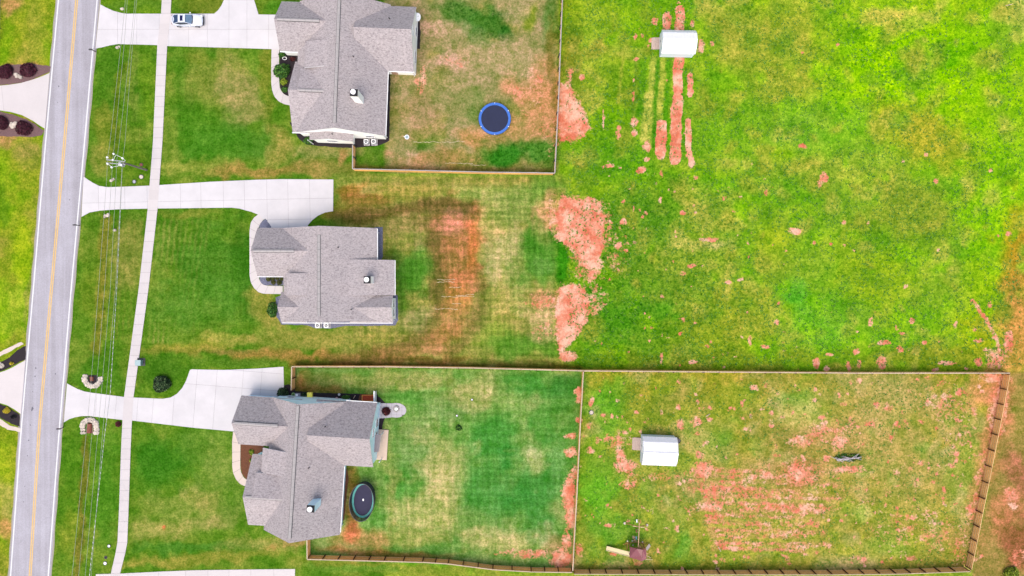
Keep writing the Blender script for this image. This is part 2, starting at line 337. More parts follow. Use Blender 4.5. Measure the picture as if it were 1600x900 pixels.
# beyond the paddock
paint(polyz([(1583, 583), (1700, 560), (1700, 960), (1515, 960), (1520, 880)], 4), (156, 138, 72)); E(1570, 800, 24, 30, 0, (190, 120, 84), .7); E(1590, 850, 22, 34, 0, (150, 80, 60), .7); E(1590, 640, 20, 40, 0, (160, 150, 70), .6)
E(1585, 740, 16, 40, -20, (186, 110, 90), .7)
south = zone(-200, 1516, 896, 1200, 4) + 0; paint(np.clip(south, 0, 1), (128, 166, 60))
# --- back yard of the first house
y1 = zone(600, 872, -200, 270, 4); paint(y1, (152, 148, 92)); paint(y1 * sst(-.05, .35, med), (138, 150, 82), .8); paint(y1 * sst(.05, .5, -med), (182, 162, 118), .8)
for a in [(660, 40, 20, 46, 0, (172, 150, 108), .6), (720, 20, 40, 16, 10, (62, 128, 42), .85), (760, 35, 34, 20, 20, (58, 126, 44), .9), (790, 52, 12, 20, 0, (46, 118, 40), .9), (750, 55, 30, 10, 30, (90, 146, 84), .6), (830, 28, 10, 24, 0, (116, 150, 44), .9),
          (862, 30, 14, 40, 0, (70, 132, 54), .8), (810, 20, 14, 16, 0, (172, 162, 110), .6), (700, 95, 30, 16, 0, (198, 166, 132), .9), (692, 110, 14, 8, 0, (140, 136, 70), .7), (725, 80, 14, 8, 0, (110, 132, 60), .6), (800, 90, 60, 30, 0, (182, 164, 116), .7),
          (735, 135, 12, 8, 0, (88, 132, 50), .7), (737, 160, 15, 22, 0, (86, 140, 64), .85), (830, 140, 40, 20, 0, (210, 152, 108), .7), (850, 160, 26, 60, 0, (206, 150, 100), .7), (810, 210, 44, 26, 0, (190, 150, 96), .7), (735, 218, 26, 14, 0, (196, 150, 92), .8),
          (700, 150, 40, 30, 0, (150, 148, 90), .7), (655, 170, 24, 40, 0, (168, 142, 100), .6), (790, 243, 36, 20, 0, (46, 136, 36), .97), (842, 245, 26, 22, 0, (70, 140, 50), .95), (680, 248, 50, 12, 0, (176, 140, 84), .7), (660, 222, 16, 10, 0, (92, 140, 60), .7),
          (640, 60, 8, 40, 0, (106, 128, 48), .5), (864, 100, 6, 80, 0, (112, 116, 50), .7), (655, 225, 10, 7, 0, (64, 120, 36), .7), (580, 240, 40, 8, 0, (196, 148, 108), .6), (700, 262, 180, 5, 0, (120, 92, 40), .2)]:  # last entry: fence shading painted into the ground colour
    E(*a)
C(ell(664, 118, 8, 20, 15, .7), .72); C(ell(650, 128, 5, 10, 0, .7), .6); C(ell(700, 95, 26, 12, 0, .6), .38); C(ell(846, 118, 12, 9, 0, .7), .6); C(ell(838, 145, 24, 30, 20, .7), .34); C(ell(820, 110, 18, 8, 0, .6), .4); C(ell(856, 200, 10, 30, 0, .6), .34); C(ell(810, 140, 12, 8, 0, .6), .45)
# --- front strip, lawns one to three, west side
fr = zone(-200, 600, -200, 1200, 4); paint(fr, (84, 138, 40)); paint(fr * sst(0, .45, med), (64, 126, 30), .8); paint(fr * sst(.05, .5, -med), (116, 150, 62), .7)
wst = polyz([(-300, -200), (100, -200), (91, 0), (52, 450), (20, 855), (0, 1200), (-300, 1200)], 3)
paint(wst, (128, 160, 44)); paint(wst * sst(0, .4, med), (110, 168, 24), .8); paint(wst * sst(.05, .5, -med), (152, 160, 76), .7)
for a in [(18, 10, 14, 18, 0, (200, 150, 96), .8), (60, 60, 14, 40, 0, (150, 168, 70), .6), (35, 45, 10, 30, 0, (120, 160, 30), .6), (10, 218, 14, 14, 0, (196, 148, 96), .8), (45, 240, 20, 14, 0, (170, 150, 84), .6), (12, 330, 7, 40, 0, (76, 136, 26), .7), (35, 400, 16, 70, 0, (140, 184, 30), .8),
          (8, 500, 14, 40, 0, (120, 180, 20), .8), (30, 480, 20, 40, 0, (150, 190, 60), .6), (52, 420, 5, 90, 5, (150, 150, 70), .6), (10, 740, 14, 50, 0, (140, 178, 40), .7), (10, 825, 16, 20, 0, (196, 152, 90), .8), (40, 100, 30, 4, 0, (196, 140, 90), .6), (18, 790, 14, 26, 0, (170, 168, 84), .7)]:
    E(*a)
for a in [(165, 5, 20, 10, 0, (100, 150, 36), .8), (170, 110, 22, 40, 0, (70, 130, 34), .8), (160, 250, 18, 24, 0, (140, 156, 80), .7), (205, 110, 8, 60, 0, (120, 152, 70), .6), (228, 130, 12, 60, 0, (96, 148, 36), .6), (165, 200, 12, 40, 0, (128, 146, 62), .6), (205, 245, 30, 22, 0, (82, 132, 32), .8), (224, 20, 24, 14, 0, (96, 150, 36), .7),
          (350, 130, 62, 46, 10, (142, 156, 84), .6), (372, 150, 34, 40, 0, (170, 156, 100), .5), (300, 90, 34, 10, 0, (110, 142, 52), .6), (280, 110, 12, 40, 0, (78, 138, 40), .7), (310, 200, 46, 34, 0, (66, 134, 32), .8), (345, 225, 60, 26, 0, (66, 136, 38), .8), (270, 230, 14, 50, 0, (120, 154, 66), .6), (400, 225, 26, 24, 0, (72, 136, 46), .8),
          (420, 110, 12, 60, 0, (112, 136, 52), .7), (440, 235, 22, 26, 0, (150, 154, 88), .7), (300, 262, 50, 12, 0, (130, 158, 72), .7), (420, 268, 90, 9, -3, (156, 136, 66), .85), (500, 262, 60, 12, 0, (150, 140, 70), .7), (520, 238, 60, 12, 0, (150, 148, 84), .8), (535, 245, 8, 12, 0, (200, 146, 100), .6), (345, 3, 60, 20, 0, (110, 132, 50), .6), (425, 10, 14, 10, 0, (74, 140, 40), .8),
          (165, 400, 30, 70, 0, (96, 136, 48), .7), (170, 350, 40, 20, 0, (76, 130, 36), .7), (200, 390, 20, 60, 0, (150, 148, 72), .55), (150, 460, 22, 50, 0, (100, 140, 40), .6), (150, 590, 42, 32, 0, (58, 124, 28), .85), (290, 337, 50, 6, 0, (132, 150, 70), .6), (258, 400, 12, 60, 8, (104, 150, 60), .6),
          (340, 420, 60, 60, 0, (62, 130, 40), .8), (385, 400, 14, 60, 0, (46, 112, 26), .7), (320, 480, 90, 34, 0, (72, 138, 46), .7), (350, 530, 44, 10, 0, (152, 166, 84), .7), (380, 552, 120, 6, 2, (168, 140, 78), .6), (450, 556, 90, 8, 0, (160, 130, 60), .7), (300, 545, 60, 8, 0, (150, 160, 70), .6), (415, 480, 20, 30, 0, (150, 152, 84), .6), (480, 530, 80, 14, 0, (146, 154, 84), .7),
          (250, 580, 40, 22, 0, (66, 124, 34), .85), (380, 566, 60, 5, 0, (80, 132, 44), .8), (330, 330, 4, 4, 0, (60, 120, 30), .5),
          (250, 720, 46, 40, 0, (54, 128, 34), .85), (330, 700, 40, 36, 0, (96, 148, 60), .6), (300, 800, 60, 30, 0, (126, 158, 78), .75), (320, 780, 30, 14, 0, (150, 162, 96), .7), (250, 830, 40, 14, 0, (160, 170, 104), .7), (345, 810, 30, 14, 0, (160, 164, 110), .6), (350, 740, 40, 30, 0, (108, 150, 70), .7), (360, 790, 20, 30, 0, (88, 142, 50), .7),
          (300, 875, 130, 9, -4, (140, 154, 72), .8), (320, 855, 110, 7, -2, (66, 134, 46), .8), (420, 850, 60, 12, 0, (148, 160, 92), .6), (370, 700, 8, 24, 0, (130, 154, 72), .6), (470, 845, 26, 10, 0, (180, 136, 92), .6), (256, 826, 3.4, 3.4, 0, (210, 110, 70), .9),
          (115, 760, 20, 70, 4, (70, 134, 30), .7), (110, 830, 14, 40, 0, (120, 152, 50), .6), (165, 760, 18, 100, 4, (66, 136, 34), .8), (150, 880, 30, 20, 0, (110, 152, 56), .7), (165, 590, 30, 30, 0, (70, 132, 34), .6), (620, 885, 170, 10, 3, (140, 156, 76), .6), (560, 886, 60, 6, 0, (76, 148, 50), .7)]:
    E(*a)
paint(stroke([(137, 690), (130, 770), (121, 850), (116, 900)], 4.5, .6), (120, 118, 44), .8)
paint(stroke([(190, 100), (182, 200), (174, 250)], 5, .7), (92, 120, 34), .6)
paint(stroke([(168, 340), (158, 480), (150, 540)], 7, .7), (116, 122, 50), .6)
for x0 in range(0, 10):
    x = 236 + x0 * 8.5; paint(stroke([(x + 14, 345), (x - 4 - x0, 535)], 1.6, .9, 2) * np.clip(.5 + 1.6 * med, 0, 1), (146, 166, 92), .6 if x0 in (1, 2, 3) else .3)
for x0 in range(0, 8):
    x = 150 + x0 * 9; paint(stroke([(x + 8, 345), (x - 4, 530)], 1.5, .9, 2) * np.clip(.5 + 1.6 * med, 0, 1), (150, 160, 84), .5)
# --- middle back yard
y2 = sst(505, 560, PXc) * zone(400, 880, 274, 572, 7); paint(y2, (136, 152, 84)); paint(y2 * sst(0, .45, med), (116, 150, 66), .6)
for a in [(760, 292, 110, 9, 0, (166, 172, 106), .7), (790, 304, 90, 16, 0, (118, 160, 84), .75), (850, 295, 26, 20, 0, (88, 148, 56), .8), (580, 292, 60, 8, 0, (156, 148, 78), .7), (640, 300, 60, 14, 0, (138, 148, 72), .7),
          (580, 312, 44, 10, 0, (150, 118, 54), .75), (545, 296, 18, 10, 0, (166, 118, 48), .7), (570, 305, 34, 7, 0, (158, 120, 62), .7), (560, 332, 50, 16, 0, (118, 120, 50), .85), (620, 330, 60, 12, 4, (124, 114, 58), .8), (640, 352, 40, 16, 0, (152, 138, 82), .7),
          (700, 326, 46, 12, 4, (112, 98, 52), .85), (735, 338, 14, 16, 20, (88, 92, 46), .8), (712, 334, 22, 6, 0, (126, 116, 98), .8), (683, 380, 20, 46, 0, (120, 104, 56), .85), (672, 350, 24, 16, 0, (128, 116, 60), .7), (684, 440, 20, 34, 0, (124, 118, 60), .85), (655, 400, 14, 30, 0, (146, 142, 84), .7),
          (640, 425, 28, 34, 0, (72, 138, 50), .9), (625, 470, 12, 30, 0, (78, 134, 48), .8), (650, 505, 30, 22, -30, (160, 158, 98), .75), (600, 535, 60, 14, 0, (146, 156, 84), .7),
          (785, 395, 30, 74, 0, (190, 182, 118), .85), (768, 350, 30, 26, 0, (162, 168, 104), .7), (790, 480, 30, 40, 0, (158, 166, 94), .7), (810, 330, 34, 22, 0, (126, 162, 88), .8), (775, 525, 36, 20, 0, (138, 172, 78), .8), (812, 440, 16, 50, 0, (122, 160, 86), .6),
          (717, 392, 27, 56, -3, (192, 130, 86), .9), (706, 358, 16, 18, 0, (196, 138, 102), .8), (737, 400, 10, 50, 0, (180, 112, 56), .75), (726, 438, 28, 16, 0, (186, 124, 76), .85), (745, 448, 16, 8, 0, (206, 148, 104), .6), (716, 468, 22, 22, 0, (176, 132, 64), .8), (704, 500, 30, 20, -35, (168, 134, 76), .75), (690, 525, 36, 14, -24, (178, 130, 78), .8), (655, 545, 66, 9, -5, (180, 138, 88), .7), (560, 553, 90, 7, -2, (164, 138, 72), .7), (640, 562, 120, 6, 0, (128, 102, 46), .7), (742, 510, 12, 30, 10, (128, 122, 62), .6),
          (805, 542, 46, 18, 0, (80, 146, 50), .9), (855, 545, 26, 14, 0, (80, 142, 44), .85), (845, 400, 28, 50, 0, (86, 150, 62), .92), (876, 412, 10, 32, 0, (54, 136, 28), .95), (835, 375, 16, 22, 0, (68, 138, 46), .85), (848, 412, 20, 18, 0, (112, 164, 98), .6),
          (856, 345, 18, 32, 0, (208, 164, 112), .9), (846, 470, 26, 12, 0, (206, 152, 108), .85), (846, 508, 24, 24, 0, (186, 172, 110), .8), (860, 569, 40, 3, 0, (110, 70, 34), .3)]:  # last entry: brown shadow painted at the fence foot
    E(*a)
E(846, 405, 30, 44, 0, (74, 146, 50), .75, .4); E(877, 412, 12, 34, 0, (44, 134, 22), .9, .4); E(848, 415, 18, 16, 0, (110, 164, 92), .4); E(642, 425, 26, 34, 0, (66, 138, 44), .6, .5)
paint(stroke([(528, 338), (590, 334), (650, 326), (700, 322), (740, 336)], 9, .9), (112, 98, 50), .8); paint(stroke([(690, 330), (680, 370), (680, 420), (690, 470), (668, 520), (610, 552), (520, 560)], 11, .9), (118, 104, 52), .65); paint(stroke([(750, 430), (748, 480), (728, 530), (700, 556)], 8, .9), (124, 112, 56), .5)
paint(stroke([(455, 570), (740, 572), (905, 575)], 4.5, .9, 2), (104, 78, 34), .75); paint(stroke([(556, 262), (860, 266)], 3, .9, 2), (124, 98, 48), .5)  # brown fence shadows painted as bands into the ground colour
mow += y2 * .9 + zone(130, 400, 330, 560, 8) * .45 + zone(530, 900, 580, 870, 8) * .7 + zone(200, 450, 80, 290, 6) * .3 + zone(100, 360, 680, 850, 6) * .25 + zone(150, 250, 80, 250, 6) * .3
# --- third back yard
COOL = True
y3 = polyz([(455, 574), (908, 578), (896, 890), (480, 872)], 4); paint(y3, (112, 158, 76)); paint(y3 * sst(0, .4, med), (84, 148, 58), .8); paint(y3 * sst(.05, .45, -med), (146, 164, 98), .7)
for a in [(474, 598, 12, 12, 0, (196, 116, 84), .8), (500, 600, 30, 14, 0, (126, 118, 52), .8), (520, 590, 40, 10, 0, (110, 148, 60), .8), (620, 595, 90, 14, 0, (152, 160, 92), .8), (500, 612, 50, 6, 0, (120, 100, 44), .6), (640, 625, 30, 14, 20, (82, 148, 56), .85), (730, 620, 40, 20, 0, (160, 164, 106), .75), (760, 598, 20, 18, 0, (156, 168, 104), .7), (700, 640, 40, 20, 0, (126, 158, 92), .6),
          (820, 605, 46, 20, 0, (56, 136, 44), .85), (880, 600, 24, 20, 0, (50, 124, 40), .85), (800, 640, 30, 20, 0, (132, 172, 90), .7), (850, 660, 20, 40, 0, (64, 144, 46), .7), (770, 680, 40, 30, 0, (64, 142, 52), .85), (650, 700, 40, 40, 0, (122, 160, 90), .6), (690, 740, 30, 60, 0, (166, 172, 112), .8), (630, 760, 9, 36, 3, (78, 148, 56), .85), (612, 760, 10, 30, 0, (148, 156, 88), .6), (605, 680, 12, 40, 0, (100, 150, 66), .6),
          (760, 770, 46, 60, 0, (72, 148, 62), .85), (830, 760, 40, 60, 0, (58, 140, 54), .8), (870, 730, 14, 40, 0, (110, 166, 90), .6), (835, 720, 10, 16, 0, (140, 180, 120), .7), (720, 820, 60, 24, 0, (126, 160, 84), .6), (700, 850, 50, 14, 0, (88, 148, 62), .6), (640, 835, 70, 14, 0, (146, 158, 80), .7), (560, 840, 50, 16, 0, (172, 140, 86), .75), (545, 835, 12, 14, 0, (214, 134, 90), .7),
          (780, 850, 60, 18, 10, (170, 176, 112), .7), (850, 840, 20, 14, 0, (164, 182, 126), .6), (545, 745, 12, 20, 0, (128, 120, 50), .8), (600, 860, 110, 6, 2, (170, 100, 60), .55), (870, 860, 24, 18, 0, (150, 120, 80), .6), (560, 650, 40, 8, 0, (90, 140, 50), .4), (545, 800, 9, 46, 0, (150, 92, 52), .7)]:
    E(*a)
COOL = False
# --- red clay
C(cstroke([(889, 112), (887, 140), (888, 150)], 6, .8), .6); C(polyz([(872, 130), (890, 132), (905, 160), (925, 200), (915, 212), (900, 218), (872, 224)], 10), .95); C(cell(892, 185, 22, 34, 0, .35), 1)
C(polyz([(880, 304), (915, 308), (940, 316), (947, 350), (944, 385), (938, 418), (918, 424), (905, 405), (888, 388), (866, 372), (868, 330)], 9), .97); C(cell(908, 352, 30, 34, 0, .3), 1); C(cell(918, 400, 26, 22, 20, .5), .8); C(cell(868, 340, 18, 34, 0, .5), .5); C(cell(945, 360, 14, 46, 0, .6), .5); C(polyz([(872, 448), (895, 442), (915, 448), (922, 470), (918, 505), (900, 530), (884, 545), (874, 560), (868, 520), (866, 480)], 9), .95); C(cell(890, 488, 20, 38, 0, .4), 1); C(cell(850, 470, 30, 14, 0, .5), .5); C(cell(888, 556, 14, 9, 0, .5), .9); C(cell(850, 500, 22, 40, 0, .5), .36)
C(cell(920, 430, 24, 12, 0, .6), .62); C(cell(930, 470, 20, 30, 0, .6), .45); C(cell(960, 390, 26, 60, 0, .7), .34)
for x, y, rx, ry in [(1062, 32, 6.5, 20), (1042, 32, 6, 11), (1042, 48, 5, 6), (1022, 33, 6.5, 7), (1080, 36, 4, 9), (1017, 62, 5, 6), (1003, 55, 3, 4), (991, 55, 3.5, 6), (1000, 45, 2.5, 3), (1094, 72, 6, 10), (1059, 2, 3, 3), (1012, 71, 3, 3), (1111, 68, 3, 5), (992, 91, 5, 3.5),
                     (1060, 105, 8, 14), (1059, 135, 7, 16), (1057, 165, 8, 14), (1055, 200, 8.5, 26), (1055, 235, 8.5, 20), (1033, 218, 8, 28), (1078, 115, 3, 3), (1078, 135, 4, 15), (1074, 195, 2.5, 14), (1077, 215, 4, 18), (1075, 243, 5, 5), (1079, 255, 5, 6), (990, 190, 6, 8), (990, 207, 6, 6), (965, 205, 5, 12), (942, 185, 2, 16), (1010, 227, 8, 10),
                     (1009, 248, 5, 4), (1001, 265, 8, 6), (1033, 270, 4, 6), (953, 258, 7, 4), (988, 150, 3, 9), (909, 120, 5, 4), (1041, 126, 2.5, 3), (988, 125, 2, 4), (1085, 276, 4, 4), (981, 294, 4, 3), (973, 345, 6, 5), (965, 382, 6, 5), (1066, 332, 5, 4), (1105, 374, 18, 4), (1080, 415, 10, 3), (1065, 427, 4, 4), (1138, 440, 5, 4), (1157, 436, 6, 3), (1212, 503, 4, 5), (1171, 533, 4, 10), (1195, 541, 8, 3),
                     (1033, 558, 3, 9), (1082, 565, 8, 3), (1104, 541, 4, 3), (1063, 520, 3, 3), (1197, 300, 3, 8), (990, 325, 2, 4), (1031, 312, 3, 6), (1287, 275, 6, 9), (1280, 285, 4, 8), (1253, 227, 7, 4), (1318, 348, 4, 4), (1354, 348, 3.5, 4), (1297, 380, 3, 3), (1466, 389, 3, 3), (1462, 283, 4, 4), (1547, 265, 4, 4), (1446, 240, 4, 4), (1252, 82, 3, 3), (1308, 69, 3, 3), (1240, 360, 12, 6),
                     (1424, 500, 5, 5), (1358, 502, 4, 9), (1414, 447, 4, 5), (1546, 475, 4, 6), (1575, 365, 4, 4), (1408, 520, 6, 3), (1445, 534, 5, 4), (1300, 545, 0.1, 0.1), (1274, 567, 6, 10), (1291, 575, 5, 4), (1325, 571, 4, 10), (1341, 567, 4, 8), (1377, 566, 8, 12), (1375, 560, 6, 5), (1478, 566, 16, 4), (1460, 577, 6, 3), (1510, 576, 5, 3), (1528, 565, 6, 8), (1575, 530, 8, 18), (1380, 535, 12, 4), (1528, 532, 8, 3), (1492, 506, 3, 6), (1336, 548, 6, 5), (1296, 553, 8, 3), (1405, 545, 5, 5), (1246, 578, 3, 3)]:
    C(cell(x + 1, y + 1, rx, ry, 0, .45), .74 if rx < 4.5 else .86)
for pl, wd in [([(1062, 14), (1061, 60)], 6.2), ([(1042, 24), (1041, 56)], 5.2), ([(1061, 92), (1058, 120), (1060, 140)], 7.2), ([(1059, 154), (1057, 180), (1055, 248)], 8), ([(1034, 194), (1032, 240)], 7.5), ([(1078, 120), (1078, 148)], 3.6), ([(1074, 188), (1076, 235), (1079, 255)], 3.4)]:
    C(cstroke(pl, wd, .3), 1.7)
C(cstroke([(1520, 470), (1545, 505), (1560, 540), (1562, 575)], 4, .8), .75); C(cell(1555, 560, 18, 18, 0, .6), .62); C(cell(1560, 640, 15, 60, 8, .6), .66); C(cell(1555, 590, 26, 10, 0, .6), .7); C(cell(1535, 740, 9, 70, 12, .6), .5); C(cell(1505, 860, 30, 26, 0, .7), .46); C(cell(1520, 800, 14, 14, 0, .6), .66); C(cell(1440, 830, 90, 40, 0, .8), .38)
C(cell(1580, 780, 12, 22, -25, .6), .6); C(cell(1590, 870, 16, 20, 0, .6), .5); C(cell(1480, 630, 50, 40, 0, .8), .4)
for x, y, rx, ry, a in [(905, 612, 7, 8, .9), (903, 624, 6, 5, .9), (924, 626, 4, 9, .85), (903, 656, 6, 5, .9), (921, 664, 5, 6, .7), (892, 682, 9, 6, .75), (893, 707, 12, 8, .85), (896, 740, 9, 14, .6), (889, 775, 11, 30, .9), (891, 800, 9, 28, .9), (885, 845, 8, 14, .8), (877, 872, 18, 16, .9), (905, 858, 8, 10, .8), (922, 705, 8, 6, .7), (830, 865, 30, 7, .7), (790, 862, 40, 5, .5),
                        (965, 688, 16, 10, .7), (968, 705, 8, 14, .85), (978, 728, 18, 10, .95), (970, 715, 8, 12, .9), (982, 757, 12, 7, .7), (945, 685, 14, 4, .6), (1063, 663, 6, 10, .8), (1088, 659, 8, 8, .9), (1095, 712, 9, 6, .8), (1100, 735, 18, 16, .85), (1180, 745, 80, 5, .62), (1140, 765, 60, 7, .72), (1110, 765, 30, 12, .6), (1110, 790, 26, 9, .8), (1200, 770, 70, 8, .55), (1240, 795, 70, 8, .7), (1190, 795, 50, 6, .6),
                        (1250, 820, 60, 6, .5), (1120, 812, 20, 8, .5), (1235, 835, 40, 5, .6), (1125, 848, 14, 6, .65), (1155, 840, 20, 3, .6), (1140, 857, 24, 4, .7), (1250, 855, 26, 4, .6), (1260, 740, 26, 18, .62), (1246, 738, 22, 20, .8), (1252, 690, 22, 10, .72), (1280, 672, 20, 14, .6), (1312, 690, 14, 14, .7), (1300, 672, 22, 6, .6), (1328, 662, 6, 12, .6), (1205, 662, 5, 8, .7), (1215, 712, 8, 4, .6), (1178, 605, 7, 5, .85), (1143, 640, 8, 5, .5),
                        (1343, 595, 6, 4, .8), (1388, 637, 7, 8, .7), (1415, 665, 10, 10, .5), (1450, 630, 6, 6, .8), (1475, 622, 9, 7, .7), (1503, 612, 8, 7, .7), (1360, 660, 8, 10, .5), (1328, 733, 26, 7, .7), (1292, 717, 6, 6, .8), (1350, 876, 6, 8, .7), (1425, 873, 9, 4, .7), (1233, 880, 4, 4, .6), (1080, 745, 50, 12, .42), (1020, 745, 60, 8, .4), (1000, 815, 20, 6, .3), (1000, 880, 12, 6, .6), (965, 690, 26, 18, .4), (1500, 690, 30, 60, .32), (1225, 765, 100, 60, .3), (1360, 760, 120, 70, .22)]:
    C(cell(x, y, rx, ry, 0, .7), a * .98)
for i in range(260):
    x, y = rng.uniform(930, 1560), rng.uniform(250, 575)
    if rng.random() < 0.55 * (x < 1250) + .35 * (y > 480) + .1: r = rng.uniform(.8, 2.6); C(cell(x, y, r * rng.uniform(1, 1.7), r, rng.uniform(0, 90), .6), rng.uniform(.6, .9))
for i in range(420):
    x, y = rng.uniform(905, 1540), rng.uniform(590, 890); r = rng.uniform(.9, 3.6); C(cell(x, y, r * rng.uniform(1, 2), r, rng.uniform(0, 90), .6), rng.uniform(.5, .85))
for k in range(13):
    y = 733 + k * 10.4 + rng.uniform(-1.5, 1.5); x0 = 1082 + rng.uniform(-8, 30) + (k > 6) * 10; x1 = rng.uniform(1200, 1330)
    C(cstroke([(x0, y), ((x0 + x1) / 2, y + 2), (x1, y + 4)], 3.8, .8), rng.uniform(.36, .64)); paint(stroke([(x0, y), (x1, y + 4)], 5, .8, 2), (198, 152, 100), .45); paint(stroke([(x0 + 10, y + 5), (x1 - 10, y + 9)], 2.2, .8, 2), (138, 176, 44), .55)
E(1556, 650, 16, 66, 9, (212, 138, 98), .8); E(1545, 610, 30, 22, 0, (204, 134, 92), .6); E(1530, 760, 12, 60, 12, (196, 140, 92), .6); E(1500, 850, 30, 26, 0, (184, 140, 84), .5); E(1300, 690, 60, 30, 0, (186, 142, 92), .4); E(1180, 770, 110, 60, 0, (176, 150, 90), .35)
E(1246, 738, 30, 22, 0, (176, 112, 70), .6); paint(ell(1243, 736, 8, 5, 0, .7), (80, 60, 40), .8)
for x, y in [(889, 690), (890, 640)]: pass
for i in range(420):   # pale and dark mottles in the lawns
    x, y = rng.uniform(100, 900), rng.uniform(0, 890); r = rng.uniform(3, 9)
    k_ = [1.22, .84, 1.14, .88][rng.integers(4)]; m_ = (ell(x, y, r * rng.uniform(.8, 2), r, rng.choice([0, 90]), .7) * .6)[:, None]; tint = tint * (1 - m_) + tint * np.array([k_, 1 + (k_ - 1) * .5, k_])[None] * m_
E(1300, 700, 120, 60, 0, (190, 150, 98), .3, .9); E(1440, 760, 90, 90, 0, (178, 160, 86), .4, .9); E(1050, 690, 80, 60, 0, (150, 168, 84), .3, .9); E(1380, 640, 90, 40, 0, (176, 160, 90), .4, .9)
for cx, cy, rx, ry in [(690, 750, 28, 60), (600, 700, 12, 24), (740, 618, 44, 18), (780, 855, 60, 14), (835, 722, 14, 18), (655, 800, 40, 26)]: E(cx, cy, rx, ry, 0, (172, 182, 128), .5, .8)
g_ = 1 + .17 * fld * sst(950, 1250, PXc) + .09 * fld + .13 * pad + .08 * y3; tint = tint * g_[:, None] * np.stack([1 + .03 * fld, 1 + 0 * fld, 1 - .2 * fld], 1)
clump += (ell(790, 243, 36, 20, 0, .4) + ell(842, 245, 24, 20, 0, .4) + ell(730, 22, 34, 12, 10, .4) + ell(775, 40, 26, 20, 20, .4)) * .9
V = np.stack([gx, gy, fbm(gx, gy, 9, 77, 2) * 0.02 * (np.abs(gx) < 90)], 1).astype(np.float32)
nx, ny = len(xs), len(ys)
idx = np.arange(nx * ny).reshape(ny, nx)
F = np.stack([idx[:-1, :-1], idx[:-1, 1:], idx[1:, 1:], idx[1:, :-1]], -1).reshape(-1, 4)
gm = bpy.data.meshes.new('ground'); gm.vertices.add(len(V)); gm.vertices.foreach_set('co', V.ravel())
gm.loops.add(F.size); gm.loops.foreach_set('vertex_index', F.ravel().astype(np.int32)); gm.polygons.add(len(F))
gm.polygons.foreach_set('loop_start', np.arange(0, F.size, 4, dtype=np.int32)); gm.update()
a = gm.color_attributes.new('tint', 'FLOAT_COLOR', 'POINT'); a.data.foreach_set('color', np.concatenate([np.clip(tint, 0, 1), np.ones((len(gx), 1))], 1).astype(np.float32).ravel())
a = gm.color_attributes.new('zones', 'FLOAT_COLOR', 'POINT'); a.data.foreach_set('color', np.stack([clay, np.clip(mow, 0, 1), np.clip(clump, 0, 1), np.ones(len(gx))], 1).astype(np.float32).ravel())
